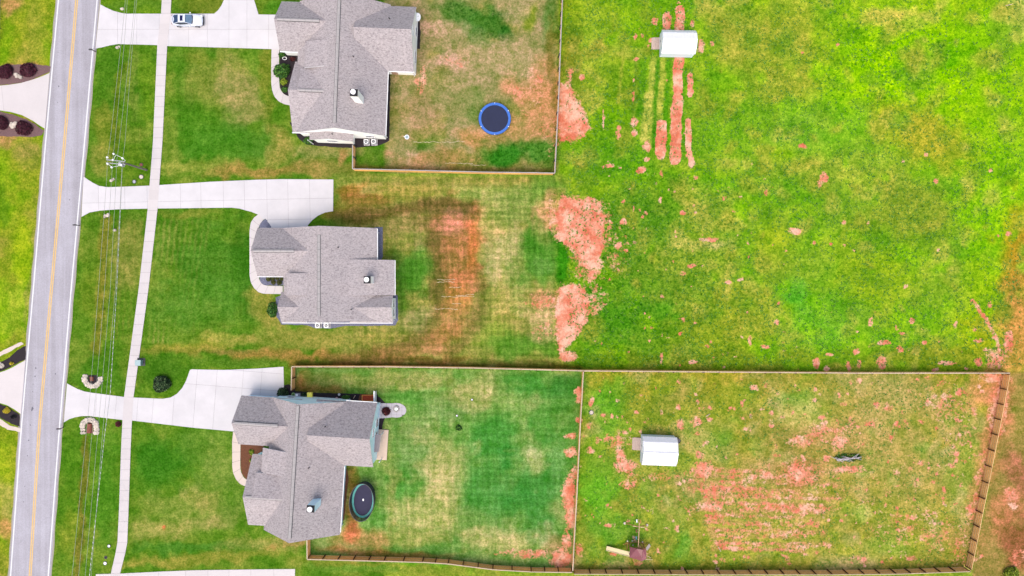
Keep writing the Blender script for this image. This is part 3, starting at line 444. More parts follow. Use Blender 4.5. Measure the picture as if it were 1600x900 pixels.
def ground_mat():
    m, n, b, N, L = newmat('ground')
    pg_ = N.new('ShaderNodeNewGeometry').outputs['Position']; vo_ = N.new('ShaderNodeVectorMath'); vo_.operation = 'ADD'; vo_.inputs[1].default_value = (137.31, 221.73, 5.37); L.new(pg_, vo_.inputs[0]); pos = vo_.outputs[0]
    at = N.new('ShaderNodeAttribute'); at.attribute_name = 'tint'
    az = N.new('ShaderNodeAttribute'); az.attribute_name = 'zones'
    sep = N.new('ShaderNodeSeparateColor'); L.new(az.outputs['Color'], sep.inputs[0])
    c = at.outputs['Color']
    nA = noise_node(n, 0.9, 6, 0.75, pos); nB = noise_node(n, 3.2, 4, 0.8, pos); nC = noise_node(n, 0.33, 6, 0.72, pos)
    c = mixc(n, 'MULTIPLY', 1.0, c, ramp(n, nA.outputs[0], [(0.36, (0.66, 0.80, 0.50)), (0.5, (1.0, 1.0, 1.0)), (0.64, (1.42, 1.22, 1.45))]).outputs[0])
    c = mixc(n, 'MULTIPLY', 1.0, c, ramp(n, nB.outputs[0], [(0.36, (0.62, 0.70, 0.50)), (0.5, (0.98, 0.98, 0.96)), (0.64, (1.38, 1.26, 1.4))]).outputs[0])
    c = mixc(n, 'MULTIPLY', 1.0, c, ramp(n, nC.outputs[0], [(0.39, (0.76, 0.88, 0.68)), (0.61, (1.26, 1.12, 1.28))]).outputs[0])
    # mowing tracks: streaks drawn out along and across the yards, broken up unevenly
    def streak(sx, sy, rot):
        mp = N.new('ShaderNodeMapping'); mp.inputs['Scale'].default_value = (sx, sy, 1); mp.inputs['Rotation'].default_value = (0, 0, rot); L.new(pos, mp.inputs[0])
        return noise_node(n, 1.0, 3, 0.6, mp.outputs[0]).outputs[0]
    s1 = streak(1.25, 0.07, R(4)); s2 = streak(0.07, 1.3, R(1.5))
    brk = noise_node(n, 0.12, 2, 0.5, pos).outputs[0]
    m1 = mth(n, 'MULTIPLY', sep.outputs[1], ramp(n, brk, [(0.35, 0.35), (0.6, 1.0)]).outputs[0])
    m2 = mth(n, 'MULTIPLY', sep.outputs[1], ramp(n, brk, [(0.40, 1.0), (0.65, 0.3)]).outputs[0])
    c = mixc(n, 'MULTIPLY', m1, c, ramp(n, s1, [(0.38, (0.76, 0.85, 0.72)), (0.5, (1.0, 1.0, 1.0)), (0.62, (1.28, 1.17, 1.28))]).outputs[0])
    c = mixc(n, 'MULTIPLY', m2, c, ramp(n, s2, [(0.38, (0.76, 0.85, 0.72)), (0.5, (1.0, 1.0, 1.0)), (0.62, (1.28, 1.17, 1.28))]).outputs[0])
    def lines(coord, tilt, other, period):
        t = mth(n, 'ADD', coord, mth(n, 'MULTIPLY', other, tilt)); t = mth(n, 'ADD', t, mth(n, 'MULTIPLY', nC.outputs[0], 1.2))
        return mth(n, 'SINE', mth(n, 'MULTIPLY', t, 2 * math.pi / period))
    xyz = N.new('ShaderNodeSeparateXYZ'); L.new(pos, xyz.inputs[0])
    ls = mth(n, 'MULTIPLY', mth(n, 'ADD', lines(xyz.outputs[0], 0.06, xyz.outputs[1], 0.93), lines(xyz.outputs[1], 0.03, xyz.outputs[0], 1.05)), mth(n, 'MULTIPLY', sep.outputs[1], 0.042))
    c = mixc(n, 'MULTIPLY', 1.0, c, ramp(n, mth(n, 'ADD', ls, 0.5), [(0.0, 0.0), (1.0, 2.0)]).outputs[0])
    # darker weed clumps in the pasture
    vo = noise_node(n, 1.9, 4, 0.8, pos)
    fac = mth(n, 'MULTIPLY', ramp(n, vo.outputs[0], [(0.49, 0.0), (0.57, 1.0)]).outputs[0], mth(n, 'MULTIPLY', sep.outputs[2], 0.85))
    c = mixc(n, 'MULTIPLY', fac, c, (0.32, 0.58, 0.36))
    vd = N.new('ShaderNodeTexVoronoi'); vd.inputs['Scale'].default_value = 0.9; L.new(pos, vd.inputs['Vector'])
    dots = mth(n, 'MULTIPLY', ramp(n, vd.outputs['Distance'], [(0.10, 1.0), (0.22, 0.0)]).outputs[0], mth(n, 'MULTIPLY', sep.outputs[2], 0.8))
    c = mixc(n, 'MULTIPLY', dots, c, (0.25, 0.45, 0.3))
    # bare red clay
    e1 = noise_node(n, 1.6, 5, 0.8, pos)
    e2 = noise_node(n, 0.55, 4, 0.7, pos)
    k = mth(n, 'ADD', sep.outputs[0], mth(n, 'MULTIPLY', mth(n, 'SUBTRACT', e1.outputs[0], 0.5), 2.2)); k = mth(n, 'ADD', k, mth(n, 'MULTIPLY', mth(n, 'SUBTRACT', e2.outputs[0], 0.5), 1.1))
    cf = ramp(n, k, [(0.38, 0.0), (0.50, 0.35), (0.72, 1.0)]).outputs[0]
    gate = ramp(n, sep.outputs[0], [(0.06, 0.0), (0.2, 1.0)]).outputs[0]
    cf = mth(n, 'MULTIPLY', cf, gate)
    nD = noise_node(n, 0.5, 5, 0.7, pos)
    cc = ramp(n, nD.outputs[0], [(0.38, alb(228, 126, 94)), (0.5, alb(242, 160, 128)), (0.62, alb(250, 198, 168))])
    cc2 = mixc(n, 'MULTIPLY', 1.0, cc.outputs[0], ramp(n, nB.outputs[0], [(0.3, 0.76), (0.7, 1.2)]).outputs[0])
    c = mixc(n, 'MIX', cf, c, cc2)
    L.new(c, b.inputs['Base Color']); b.inputs['Roughness'].default_value = 1.0; b.inputs['Specular IOR Level'].default_value = 0.0
    bp = N.new('ShaderNodeBump'); bp.inputs['Strength'].default_value = 0.5; bp.inputs['Distance'].default_value = 0.08
    L.new(nB.outputs[0], bp.inputs['Height']); L.new(bp.outputs[0], b.inputs['Normal'])
    return m
gm.materials.append(ground_mat())
tag(link('ground', gm), kind='structure')

# ------------------------------------------------------------------ road, drives, sidewalk
def interp_px(tab, y):
    ysr = [t[1] for t in tab]; xr = [t[0] for t in tab]
    if y <= ysr[0]: return xr[0] + (y - ysr[0]) * (xr[1] - xr[0]) / (ysr[1] - ysr[0])
    if y >= ysr[-1]: return xr[-1] + (y - ysr[-1]) * (xr[-1] - xr[-2]) / (ysr[-1] - ysr[-2])
    return float(np.interp(y, ysr, xr))
ROADY = [-6000, -1500, -300] + list(range(-60, 961, 40)) + [1200, 2500, 6000]
Lw = [(91.5, 0), (71.3, 225), (52.5, 450), (33, 675), (20, 855)]; Rw = [(152, 0), (132, 225), (111.5, 450), (92.5, 675), (79, 855)]
Yl = [(120, 0), (100.8, 225), (80.8, 450), (61, 675), (50, 855)]
def ribbon(name, left, right, z0, z1, mat, parent=None, ylist=ROADY):
    m = MB(); vs = []
    for y in ylist:
        a, b = G(left(y), y), G(right(y), y); vs += [(a.x, a.y, z0), (b.x, b.y, z0), (b.x, b.y, z1), (a.x, a.y, z1)]
    fs = []
    for i in range(len(ylist) - 1):
        for j in range(4): fs.append((4 * i + j, 4 * i + (j + 1) % 4, 4 * i + 4 + (j + 1) % 4, 4 * i + 4 + j))
    m.add(vs, fs); return m.build(name, mat, parent)
tag(ribbon('road_shoulder', lambda y: interp_px(Lw, y) - 4.6 + .5 * math.sin(y * .13), lambda y: interp_px(Rw, y) + 5.4 + .5 * math.sin(y * .09), -0.2, 0.018, M['shoulder'], ylist=[-6000, -1500, -300] + list(range(-60, 961, 6)) + [1200, 2500, 6000]), kind='structure')
road = tag(ribbon('road', lambda y: interp_px(Lw, y) - 2.6, lambda y: interp_px(Rw, y) + 3.4, -0.2, 0.032, M['asphalt']), kind='structure')
ribbon('edge_line', lambda y: interp_px(Lw, y) - .9, lambda y: interp_px(Lw, y) + .9, 0.034, 0.038, M['white_line'], road)
ribbon('edge_line', lambda y: interp_px(Rw, y) - .9, lambda y: interp_px(Rw, y) + .9, 0.034, 0.038, M['white_line'], road)
ribbon('centre_line', lambda y: interp_px(Yl, y) - 2.1, lambda y: interp_px(Yl, y) - .7, 0.034, 0.038, M['yellow_line'], road)
ribbon('centre_line', lambda y: interp_px(Yl, y) + .7, lambda y: interp_px(Yl, y) + 2.1, 0.034, 0.038, M['yellow_line'], road)
for x, y, r in [(92, 135, 1.3), (90, 160, .7), (56, 575, 1.4), (55, 588, 1.3), (52, 600, .7), (51, 612, .8), (51, 638, 2.0), (50, 641, 1.4), (87, 584, 1.2), (109, 312, .9), (47.5, 664, 1.2), (45, 688, 1.0), (43, 712, 1), (41, 736, .9), (39, 760, .8), (37, 784, .8), (124, 278, .8)]:
    p = G(x, y); m = MB(); pts = []
    for k in range(10):
        t = 2 * math.pi * k / 10; rr = r * .1 * random.uniform(.7, 1.2); pts.append((p.x + rr * math.cos(t) * .8, p.y + rr * math.sin(t) * 1.2))
    m.prism(pts, 0.033, 0.0365); m.build('tar_spot', M['tar'], road)

def clip(poly, nxn, nyn, d):       # keep points with n.p <= d
    out = []
    for i in range(len(poly)):
        a, b = poly[i], poly[(i + 1) % len(poly)]
        da, db = a[0] * nxn + a[1] * nyn - d, b[0] * nxn + b[1] * nyn - d
        if da <= 0: out.append(a)
        if da * db < 0: t = da / (da - db); out.append((a[0] + (b[0] - a[0]) * t, a[1] + (b[1] - a[1]) * t))
    return out
def area(p): return abs(sum(p[i][0] * p[(i + 1) % len(p)][1] - p[(i + 1) % len(p)][0] * p[i][1] for i in range(len(p)))) / 2
def drive(name, pts_px, xcuts, ycuts, z, mat, skew=0.0, pname='slab'):
    """a paved area cut into slabs; xcuts/ycuts in picture pixels of the joints"""
    poly = [tuple(G(x, y)[:2]) for x, y in pts_px]
    base = MB().prism(poly, -0.15, z - 0.012).build(name, M['joint']); tag(base, kind='structure')
    xc = [-1e4] + xcuts + [1e4]; yc = [-1e4] + ycuts + [1e4]; g = 0.012
    for i in range(len(xc) - 1):
        for j in range(len(yc) - 1):
            p = poly
            x0, x1 = (xc[i] - 800) / 10, (xc[i + 1] - 800) / 10; y1, y0 = (450 - yc[j]) / 10, (450 - yc[j + 1]) / 10
            p = clip(p, 1, skew, x1 - g); p = clip(p, -1, -skew, -x0 - g) if p else p
            p = clip(p, skew, -1, -(y0 + g)) if p else p
            p = clip(p, -skew, 1, y1 - g) if p else p
            if len(p) >= 3 and area(p) > 0.05:
                MB().prism(p, z - 0.1, z).build(pname, mat, base)
    return base
D1 = [(157, 7), (166, 12), (177, 17), (190, 20.5), (198, 21.5), (335, 21.5), (341, 16), (346, 9), (350, 0), (352, -30), (396, -30), (397, 0), (400, 9), (404, 22.7), (455, 23.5), (455, 78), (427, 77), (400, 76), (330, 74), (262, 72), (245, 70.5), (185, 69), (172, 71), (160, 74), (149.5, 76)]
drive('driveway', D1, [184, 214, 249, 264, 295, 324, 358, 386, 420], [0, 46], 0.05, M['concrete'])
D2 = [(131, 276), (138, 281), (146, 286), (155, 290.5), (168, 292.5), (200, 291.5), (236, 290), (330, 284), (400, 281), (440, 280), (521, 280.5), (520.5, 330), (508, 332), (497, 337), (488, 344), (481, 352), (481, 360), (424, 362), (424, 354), (415, 341.5), (409, 345), (403, 335), (400, 334), (393, 331), (385, 329), (375, 326), (362, 324.5), (231, 326), (185, 327), (157, 329), (140, 332), (127.5, 339)]
drive('driveway', D2, [157, 198, 233, 249, 285, 317, 352, 385, 420, 453, 487], [304, 336], 0.05, M['concrete'], skew=0.02)
D3 = [(105, 599), (112, 603), (122, 608), (132, 611.5), (143, 613.5), (193, 620), (209, 621), (240, 622.5), (255, 623), (267, 621), (277, 615), (285, 606), (291, 595), (297, 578), (300, 577), (350, 578), (400, 576), (443, 573), (444, 612), (440, 640), (380, 690), (372, 675), (365, 674), (300, 668), (207, 657), (191, 656), (140, 650), (128, 650), (117, 652), (108, 655), (100, 660)]
drive('driveway', D3, [165, 196, 209, 230, 254, 286, 319, 350, 391, 420], [613, 640], 0.05, M['concrete'], skew=-0.08)
D4 = [(150, 897), (190, 896), (250, 893), (300, 891), (400, 889.5), (461, 889), (461, 960), (150, 960)]
drive('driveway', D4, [200, 248, 290, 325, 358, 392, 428], [930], 0.05, M['walk'])
A1 = [(-60, 135), (0, 134), (15, 132.5), (32, 130), (50, 125), (67, 119), (78, 114), (70.5, 201), (62, 196), (52, 189), (35, 180), (17, 175), (0, 172.5), (-60, 172)]
drive('driveway_apron', A1, [-20, 31], [153], 0.05, M['walk'], skew=0.09)
A2 = [(-60, 583), (0, 582), (9, 579), (20, 574), (30, 568), (40, 563), (33, 647), (22, 639), (11, 633), (0, 629.5), (-60, 628)]
drive('driveway_apron', A2, [-20], [605], 0.05, M['walk'], skew=0.09)
SWL = [(255, -60), (253, 0), (252, 20), (246, 70), (239, 225), (236, 262), (231, 326), (217, 450), (194, 620), (191.5, 657), (189.5, 700), (186, 800), (183.5, 852), (172.5, 900), (160, 960)]
SWR = [(270, -60), (268, 0), (267, 20), (261.5, 70), (254, 225), (251, 262), (246.5, 326), (232.5, 450), (209, 620), (206.5, 657), (204.5, 700), (201, 800), (199, 852), (187, 900), (175, 960)]
sw_ = empty('sidewalk'); tag(sw_, kind='structure')
swb = ribbon('bedding', lambda y: interp_px(SWL, y) , lambda y: interp_px(SWR, y), -0.1, 0.046, M['joint'], sw_, ylist=list(range(-60, 961, 20)) + [3000])
y = -60.0
while y < 955:
    y2_ = y + 16.2; q = [G(interp_px(SWL, y + .12) + .1, y + .12), G(interp_px(SWR, y + .12) - .1, y + .12), G(interp_px(SWR, y2_ - .12) - .1, y2_ - .12), G(interp_px(SWL, y2_ - .12) + .1, y2_ - .12)]
    MB().prism([p[:2] for p in q], -0.05, 0.06).build('slab', M['walk'], sw_); y = y2_
def path_walk(name, outer, inner, mat, z=0.055):
    base = MB().prism([tuple(G(*p)[:2]) for p in outer + inner[::-1]], -0.1, z - 0.012).build(name, M['joint']); tag(base, kind='structure')
    def samp(pl, t):
        ds = [0]
        for i in range(len(pl) - 1): ds.append(ds[-1] + math.dist(pl[i], pl[i + 1]))
        s = t * ds[-1]; return (float(np.interp(s, ds, [p[0] for p in pl])), float(np.interp(s, ds, [p[1] for p in pl])))
    n = max(3, int(sum(math.dist(outer[i], outer[i + 1]) for i in range(len(outer) - 1)) / 14))
    for i in range(n):
        ts = [(i + .012 + k * (.976 / 3)) / n for k in range(4)]
        p = [G(*samp(outer, t)) for t in ts] + [G(*samp(inner, t)) for t in ts[::-1]]
        MB().prism([v[:2] for v in p], z - .06, z).build('slab', mat, base)
    return base
path_walk('front_walk', [(424.5, 76), (424, 100), (424, 130), (425.5, 142), (429, 151), (435, 158), (443, 162.5), (454, 165)], [(436.5, 77), (436, 100), (436.5, 130), (437.5, 138), (440, 143), (443.5, 147), (448, 149.5), (454, 151)], M['walk'])
path_walk('front_walk', [(405, 334), (397, 340), (392, 348), (390, 360), (390, 430), (392, 441), (397, 450), (404, 456.5), (412, 459), (442, 459.5)], [(412, 343), (407, 349), (404, 356), (403.5, 362), (403.5, 428), (405, 436), (408, 442), (412, 445), (417, 446.5), (442, 447)], M['walk'])
path_walk('front_walk', [(364.5, 674), (363, 690), (363, 728), (364.5, 739), (369, 749), (375, 756), (386, 761)], [(376, 680), (376, 692), (375.5, 728), (376.5, 737), (379, 743), (383, 748), (390, 752)], M['walk_tan'])
# planting beds: kind 'structure' sheets of mulch and river gravel
def bed(name, pts, mat, z=0.03, seed=0):
    rr = random.Random(seed); q = []
    for i in range(len(pts)):
        a, b = pts[i], pts[(i + 1) % len(pts)]; n = max(1, int(math.dist(a, b) / 4))
        for k in range(n):
            t = k / n; q.append((a[0] + (b[0] - a[0]) * t + rr.uniform(-.5, .5), a[1] + (b[1] - a[1]) * t + rr.uniform(-.5, .5)))
    return tag(MB().prism([tuple(G(*p)[:2]) for p in q], -0.1, z).build(name, mat), kind='structure')
bed('mulch_bed', [(0, 103), (20, 101), (55, 100), (80, 104), (78, 112), (60, 120), (40, 128), (15, 132), (-30, 133), (-30, 100)], M['mulch_plum'])
bed('mulch_bed', [(-30, 174), (0, 174), (20, 179), (40, 186), (55, 194), (69, 204), (66, 211), (50, 214), (-30, 212)], M['mulch_plum'])
bed('mulch_bed', [(40, 540), (41, 561), (27, 567), (12, 576), (0, 580), (-20, 581), (-20, 572), (0, 567), (15, 558), (28, 547)], M['mulch'])
bed('mulch_bed', [(-20, 630), (0, 631), (14, 637), (31, 648), (31, 667), (18, 662), (0, 652), (-20, 640)], M['mulch'])
bed('mulch_bed', [(437, 80), (480, 84), (482, 100), (455, 160), (444, 148), (438, 138), (437, 110)], M['mulch'])
bed('mulch_bed', [(452, 190), (460, 206), (468, 218), (480, 226), (520, 230), (552, 231), (590, 228), (608, 220), (610, 116), (604, 112), (600, 200), (470, 200)], M['mulch'])
bed('mulch_bed', [(645, 26), (655, 26), (657, 50), (656, 76), (646, 76)], M['mulch'])
bed('gravel_bed', [(405, 356), (406, 348), (415, 342), (424, 354), (425, 360), (405, 362)], M['gravel'])
bed('gravel_bed', [(405, 431), (444, 431), (444, 446), (414, 446), (407, 441)], M['gravel'])
bed('gravel_bed', [(585, 355), (598, 355), (598, 400), (595, 408), (585, 408)], M['gravel'])
bed('gravel_bed', [(610, 459), (621, 461), (622, 500), (618, 508), (585, 509), (540, 509), (520, 513), (490, 512), (480, 508), (440, 507), (432, 495), (431, 465), (445, 460), (470, 490), (600, 495)], M['gravel'])
bed('mulch_bed', [(376, 694), (412, 694), (415, 720), (398, 752), (385, 748), (378, 740), (376, 730)], M['mulch_red'])
bed('mulch_bed', [(436, 618), (436, 605), (452, 600), (462, 611), (500, 614), (590, 616), (590, 630), (440, 630)], M['mulch'], seed=4)
bed('mulch_bed', [(562, 616), (588, 618), (588, 628), (560, 626)], M['mulch_red'], z=0.045)
bed('mulch_bed', [(588, 618), (594, 621), (601, 629), (602, 634), (588, 634)], M['mulch'], z=0.035)
bed('mulch_bed', [(588, 651), (602, 652), (598, 662), (597, 676), (584, 676)], M['mulch'], z=0.04)
bed('mulch_bed', [(532, 735), (541, 730), (545, 745), (540, 790), (538, 812), (530, 818)], M['mulch_red'], seed=9)
bed('stone_strip', [(2, 549), (33, 534), (37, 537), (10, 552), (-20, 566), (-20, 558)], M['walk_tan'], z=0.04)
bed('stone_strip', [(-20, 640), (0, 654), (16, 665), (32, 669), (32, 675), (12, 671), (-20, 652)], M['walk_tan'], z=0.035)
# round stone patio behind the third house
pp = [(590, 630), (604, 630)] + [(619 + 16 * math.cos(R(a)), 641 + 11.5 * math.sin(R(a))) for a in range(-110, 111, 20)] + [(604, 653), (588, 654)]
drive('patio', pp, [596, 604, 612, 620, 628], [636, 642, 648], 0.07, simple('stamped concrete', alb(212, 206, 212), 0.8, 0.05, 5, per_object=0.03))

# ------------------------------------------------------------------ houses
def rslab(mb, pts, t=0.2):            # roof slab: shingles on top (slot 0), white boards round the edge (slot 1)
    pts = [Vector(p) for p in pts]
    a = sum(pts[i].x * pts[(i + 1) % len(pts)].y - pts[(i + 1) % len(pts)].x * pts[i].y for i in range(len(pts)))
    if a < 0: pts = pts[::-1]
    n = len(pts); vs = [p - Vector((0, 0, t)) for p in pts] + pts
    mb.add(vs, [tuple(range(n, 2 * n))], 0)
    mb.add(vs, [tuple(range(n))[::-1]] + [(i, (i + 1) % n, (i + 1) % n + n, i + n) for i in range(n)], 1)
class House:
    def __init__(s, name, label, O, th, wall):
        s.root = empty(name, (O[0], O[1], 0), R(th)); tag(s.root, label, 'house', 'houses in a row along the road')
        s.wall = wall; s.roof = MB(); s.k = 0
    def P(s, ax, along, across, z): return (across, along, z) if ax == 'y' else (along, across, z)
    def block(s, ax, c, a0, a1, zr, e0, z0, e1, z1, ov=0.12, i0=None, i1=None, t=0.2):
        P = lambda al, ac, z: s.P(ax, al, ac, z)
        rslab(s.roof, [P(a0, c, zr), P(a1, c, zr), P(a1, e0, z0), P(a0, e0, z0)], t)
        rslab(s.roof, [P(a0, c, zr), P(a1, c, zr), P(a1, e1, z1), P(a0, e1, z1)], t)
        # walls: pentagon section kept under the slabs
        ins = 0.42; s.k += 1; eps = 0.02 + 0.003 * s.k
        b0 = a0 + (ov if i0 is None else i0); b1 = a1 - (ov if i1 is None else i1)
        w0 = e0 + ins + .003 * s.k; w1 = e1 - ins - .003 * s.k
        zz0 = z0 + (zr - z0) * (w0 - e0) / (c - e0) - t - eps; zz1 = z1 + (zr - z1) * (e1 - w1) / (e1 - c) - t - eps
        sec = [(w0, 0), (w1, 0), (w1, zz1), (c, zr - t - eps), (w0, zz0)]
        m = MB(); vs = [P(b0, x, z) for x, z in sec] + [P(b1, x, z) for x, z in sec]
        m.add(vs, [tuple(range(5)), tuple(range(5, 10))[::-1]] + [(i, i + 5, (i + 1) % 5 + 5, (i + 1) % 5) for i in range(5)])
        me = m.mesh('wall', s.wall); bm = bmesh.new(); bm.from_mesh(me); bmesh.ops.recalc_face_normals(bm, faces=bm.faces); bm.to_mesh(me); bm.free()
        link('wall', me, s.root)
    def slab(s, pts, t=0.22): rslab(s.roof, pts, t)
    def ridge(s, ax, c, a0, a1, z):
        P = lambda al, ac, zz: s.P(ax, al, ac, zz); sl = .6
        v = MB(); v.slab([P(a0, c, z + .02), P(a1, c, z + .02), P(a1, c - .27, z + .02 - .27 * sl), P(a0, c - .27, z + .02 - .27 * sl)], .06); v.slab([P(a0, c, z + .02), P(a1, c, z + .02), P(a1, c + .27, z + .02 - .27 * sl), P(a0, c + .27, z + .02 - .27 * sl)], .06)
        rv = v.build('ridge_vent', M['vent'], s.root)
        n = max(1, int(round((a1 - a0) / 1.05))); st = (a1 - a0) / n
        m = MB()
        for sg in (-1, 1): m.slab([P(0, 0, .07), P(st - .03, 0, .07), P(st - .03, sg * .21, .07 - .21 * sl), P(0, sg * .21, .07 - .21 * sl)], .05)
        me = m.mesh('ridge_cap', M['cap'])
        for i in range(n): link('ridge_cap', me, rv, P(a0 + i * st, c, z))
    def strip(s, name, p, q, wd, hh, mat):
        p, q = Vector(p), Vector(q); d = q - p; m = MB(); m.box((p + q) / 2, (d.length, wd, hh), math.atan2(d.y, d.x)); m.build(name, mat, s.root)
    def gutter(s, p, q):
        s.strip('gutter', p, q, .09, .12, M['white'])
    def downspout(s, x, y, z): MB().box((x, y, z / 2), (.09, .09, z)).build('downspout', M['white'], s.root)
    def window(s, x, y, z, wd, h, face, lab=None, dark=False):
        f = MB(); p = MB(); t = .09
        def bx(mb, u, v, du, dv, d0, d1):
            dm = (d0 + d1) / 2; th = abs(d1 - d0)
            if face in ('E', 'W'):
                sg = 1 if face == 'E' else -1; mb.box((x + sg * dm, y + u, z + v), (th, du, dv))
            else:
                sg = 1 if face == 'N' else -1; mb.box((x + u, y + sg * dm, z + v), (du, th, dv))
        bx(f, 0, h / 2, wd + 2 * t, t, -.02, .06); bx(f, 0, -h / 2, wd + 2 * t, t, -.02, .08)
        bx(f, -wd / 2 - t / 2 + .002, 0, t, h - t, -.02, .057); bx(f, wd / 2 + t / 2 - .002, 0, t, h - t, -.02, .057); bx(f, 0, 0, wd, .05, -.02, .045)
        w_ = f.build('window', M['white'], s.root); bx(p, 0, 0, wd, h, -.02, .03); p.build('pane', M['glass'], w_)
    def door(s, x, y, wd, h, face, mat):
        m = MB(); d = (.08, wd, h) if face in ('E', 'W') else (wd, .08, h); m.box((x, y, h / 2 + .05), d); dd = m.build('door', mat, s.root)
        k = MB(); sg = .07 if face in ('E', 'N') else -.07
        k.disc((0, 0), .04, -.03, .03, 8); link('handle', k.mesh('handle', M['metal']), dd, (x + (sg if face in 'EW' else wd * .38), y + (sg if face in 'NS' else wd * .38), 1.05))
    def chimney(s, x, y, z0, z1, wx=1.1, wy=1.0):
        m = MB(); m.box((x, y, (z0 + z1) / 2), (wx, wy, z1 - z0)); c = m.build('chimney', s.wall, s.root)
        k = MB(); k.box((x, y, z1 + .03), (wx + .02, wy + .02, .08)); k.build('chimney_cap', M['black'], c)
        f = MB(); f.disc((x - .03, y + .03), .3, z1 + .08, z1 + .42, 16); f.disc((x - .03, y + .03), .38, z1 + .42, z1 + .47, 16); f.build('flue', M['white'], c)
    def pipe(s, x, y, z): MB().disc((x, y), .08, z - .3, z + .28, 8).build('vent_pipe', M['vent'], s.root)
    def done(s):
        s.roof.build('roof', [M['shingle'], M['white']], s.root)

# first house
h = House('house', 'cream-walled grey-roofed house at the top edge, beside the drive with the parked car', (-26, 23.3), -2.2, M['cream'])
h.block('y', 0.1, 0.05, 20.0, 7.5, -6.95, 3.2, 6.78, 3.2, i0=.12, i1=.12)
h.block('x', 16.05, -9.72, -1.0, 6.2, 12.27, 3.2, 19.84, 3.2, i1=0)
h.block('x', 5.72, -7.3, -1.6, 6.1, 0.06, 3.18, 10.78, 3.2, i1=0, i0=.5)
h.block('x', 14.95, 2.2, 10.72, 7.1, 9.93, 3.2, 19.78, 3.17, i0=0)
h.slab([(-5.3, 9.35, 5.1), (-5.3, 13.3, 5.1), (-1.5, 13.3, 6.52), (-1.5, 9.35, 6.52)])
h.slab([(-5.95, 5.75, 6.18), (-5.95, 9.33, 4.8), (-4.3, 9.33, 4.82), (-2.05, 5.75, 6.2)])
h.block('y', -1.62, -0.95, 0.55, 4.35, -4.75, 3.0, 1.9, 2.98, ov=.2, i1=0)
h.ridge('y', 0.1, .8, 19.6, 7.52); h.ridge('x', 16.05, -9.3, -3.0, 6.22); h.ridge('x', 5.72, -5.6, -1.9, 6.25)
h.gutter((6.85, .1, 3.1), (6.85, 9.75, 3.1)); h.gutter((-7.4, 0, 3.08), (-5.0, 0, 3.08)); h.gutter((6.9, 9.85, 3.1), (10.7, 9.85, 3.1)); h.gutter((-9.7, 12.2, 3.1), (-5.6, 12.2, 3.1))
h.downspout(6.5, .45, 3.1); h.downspout(-5.0, -1.0, 3.0); h.downspout(10.4, 10.2, 3.1)
h.chimney(3.2, 4.75, 5.0, 9.3)
for x, y, z in [(2.2, 10.9, 6.3), (7.2, 16.9, 5.9), (-1.0, -.2, 4.2)]: h.pipe(x, y, z)
h.window(10.6, 15.5, 4.9, 1.4, .8, 'E'); h.window(10.6, 16.6, 1.6, 1.3, 1.5, 'E'); h.window(10.6, 12.6, 1.7, 1.7, 1.4, 'E'); h.window(6.36, 6.5, 1.7, 1.5, 1.4, 'E'); h.window(6.36, 2.6, 1.7, 1.2, 1.4, 'E')
h.window(8.6, 10.38, 1.8, 1.5, 1.3, 'S'); h.door(7.4, 10.36, .95, 2.1, 'S', simple('salmon door', alb(226, 180, 150), 0.6)); h.window(4.2, .17, 1.8, 1.2, 1.3, 'S'); h.window(-1.6, -.73, 1.7, 1.4, 1.2, 'S')
h.done(); H1 = h
# second house
h = House('house', 'grey-roofed house in the middle row, blue-grey gravel along its walls', (-28, -5), 0, M['cream'])
h.block('y', -0.28, 0.02, 14.1, 7.0, -6.62, 3.35, 7.5, 3.2, i0=.2, i1=.2)
h.block('x', 10.5, -10.62, -1.5, 6.0, 6.78, 3.25, 14.13, 3.22, i1=0)
h.block('x', 2.15, -7.0, -3.2, 5.0, -0.24, 3.18, 4.4, 3.2, i1=0)
h.block('x', 2.1, 3.4, 9.95, 4.75, -0.27, 3.16, 3.85, 3.3, i0=0)
h.slab([(-5.65, 3.9, 4.85), (-5.65, 7.2, 4.85), (-2.2, 7.2, 5.98), (-2.2, 3.9, 5.98)])
h.slab([(3.6, 3.86, 5.16), (3.6, 9.3, 5.16), (10.18, 9.24, 3.25), (10.18, 3.9, 3.25)], .26)
MB().box((8.2, 6.5, 1.55), (3.2, 4.5, 3.1)).build('wall', M['cream'], h.root)
h.ridge('y', -0.28, .9, 12.8, 7.02); h.ridge('x', 10.5, -10.2, -4.2, 6.02)
h.gutter((7.58, 9.3, 3.1), (7.58, 14.0, 3.1)); h.gutter((10.26, 3.9, 3.1), (10.26, 9.2, 3.1)); h.gutter((-10.6, 6.7, 3.15), (-6.7, 6.7, 3.15)); h.gutter((-6.9, -.3, 3.1), (9.9, -.34, 3.08))
h.downspout(7.2, 13.6, 3.1); h.downspout(9.6, -.1, 3.0)
h.chimney(6.72, 6.2, 3.8, 6.5, 1.0, 1.05)
for x, y, z in [(2.3, 11.0, 5.9), (4.1, 1.8, 5.3), (3.0, .1, 3.6)]: h.pipe(x, y, z)
h.window(9.83, 2.6, 2.0, 1.0, 1.5, 'E'); h.window(9.83, 1.2, 2.0, 1.0, 1.5, 'E'); h.window(9.8, 7.6, 1.7, 1.4, 1.4, 'E'); h.door(9.82, 5.4, 1.0, 2.1, 'E', M['white']); h.window(7.05, 11.8, 1.7, 1.3, 1.4, 'E')
h.done(); H2 = h
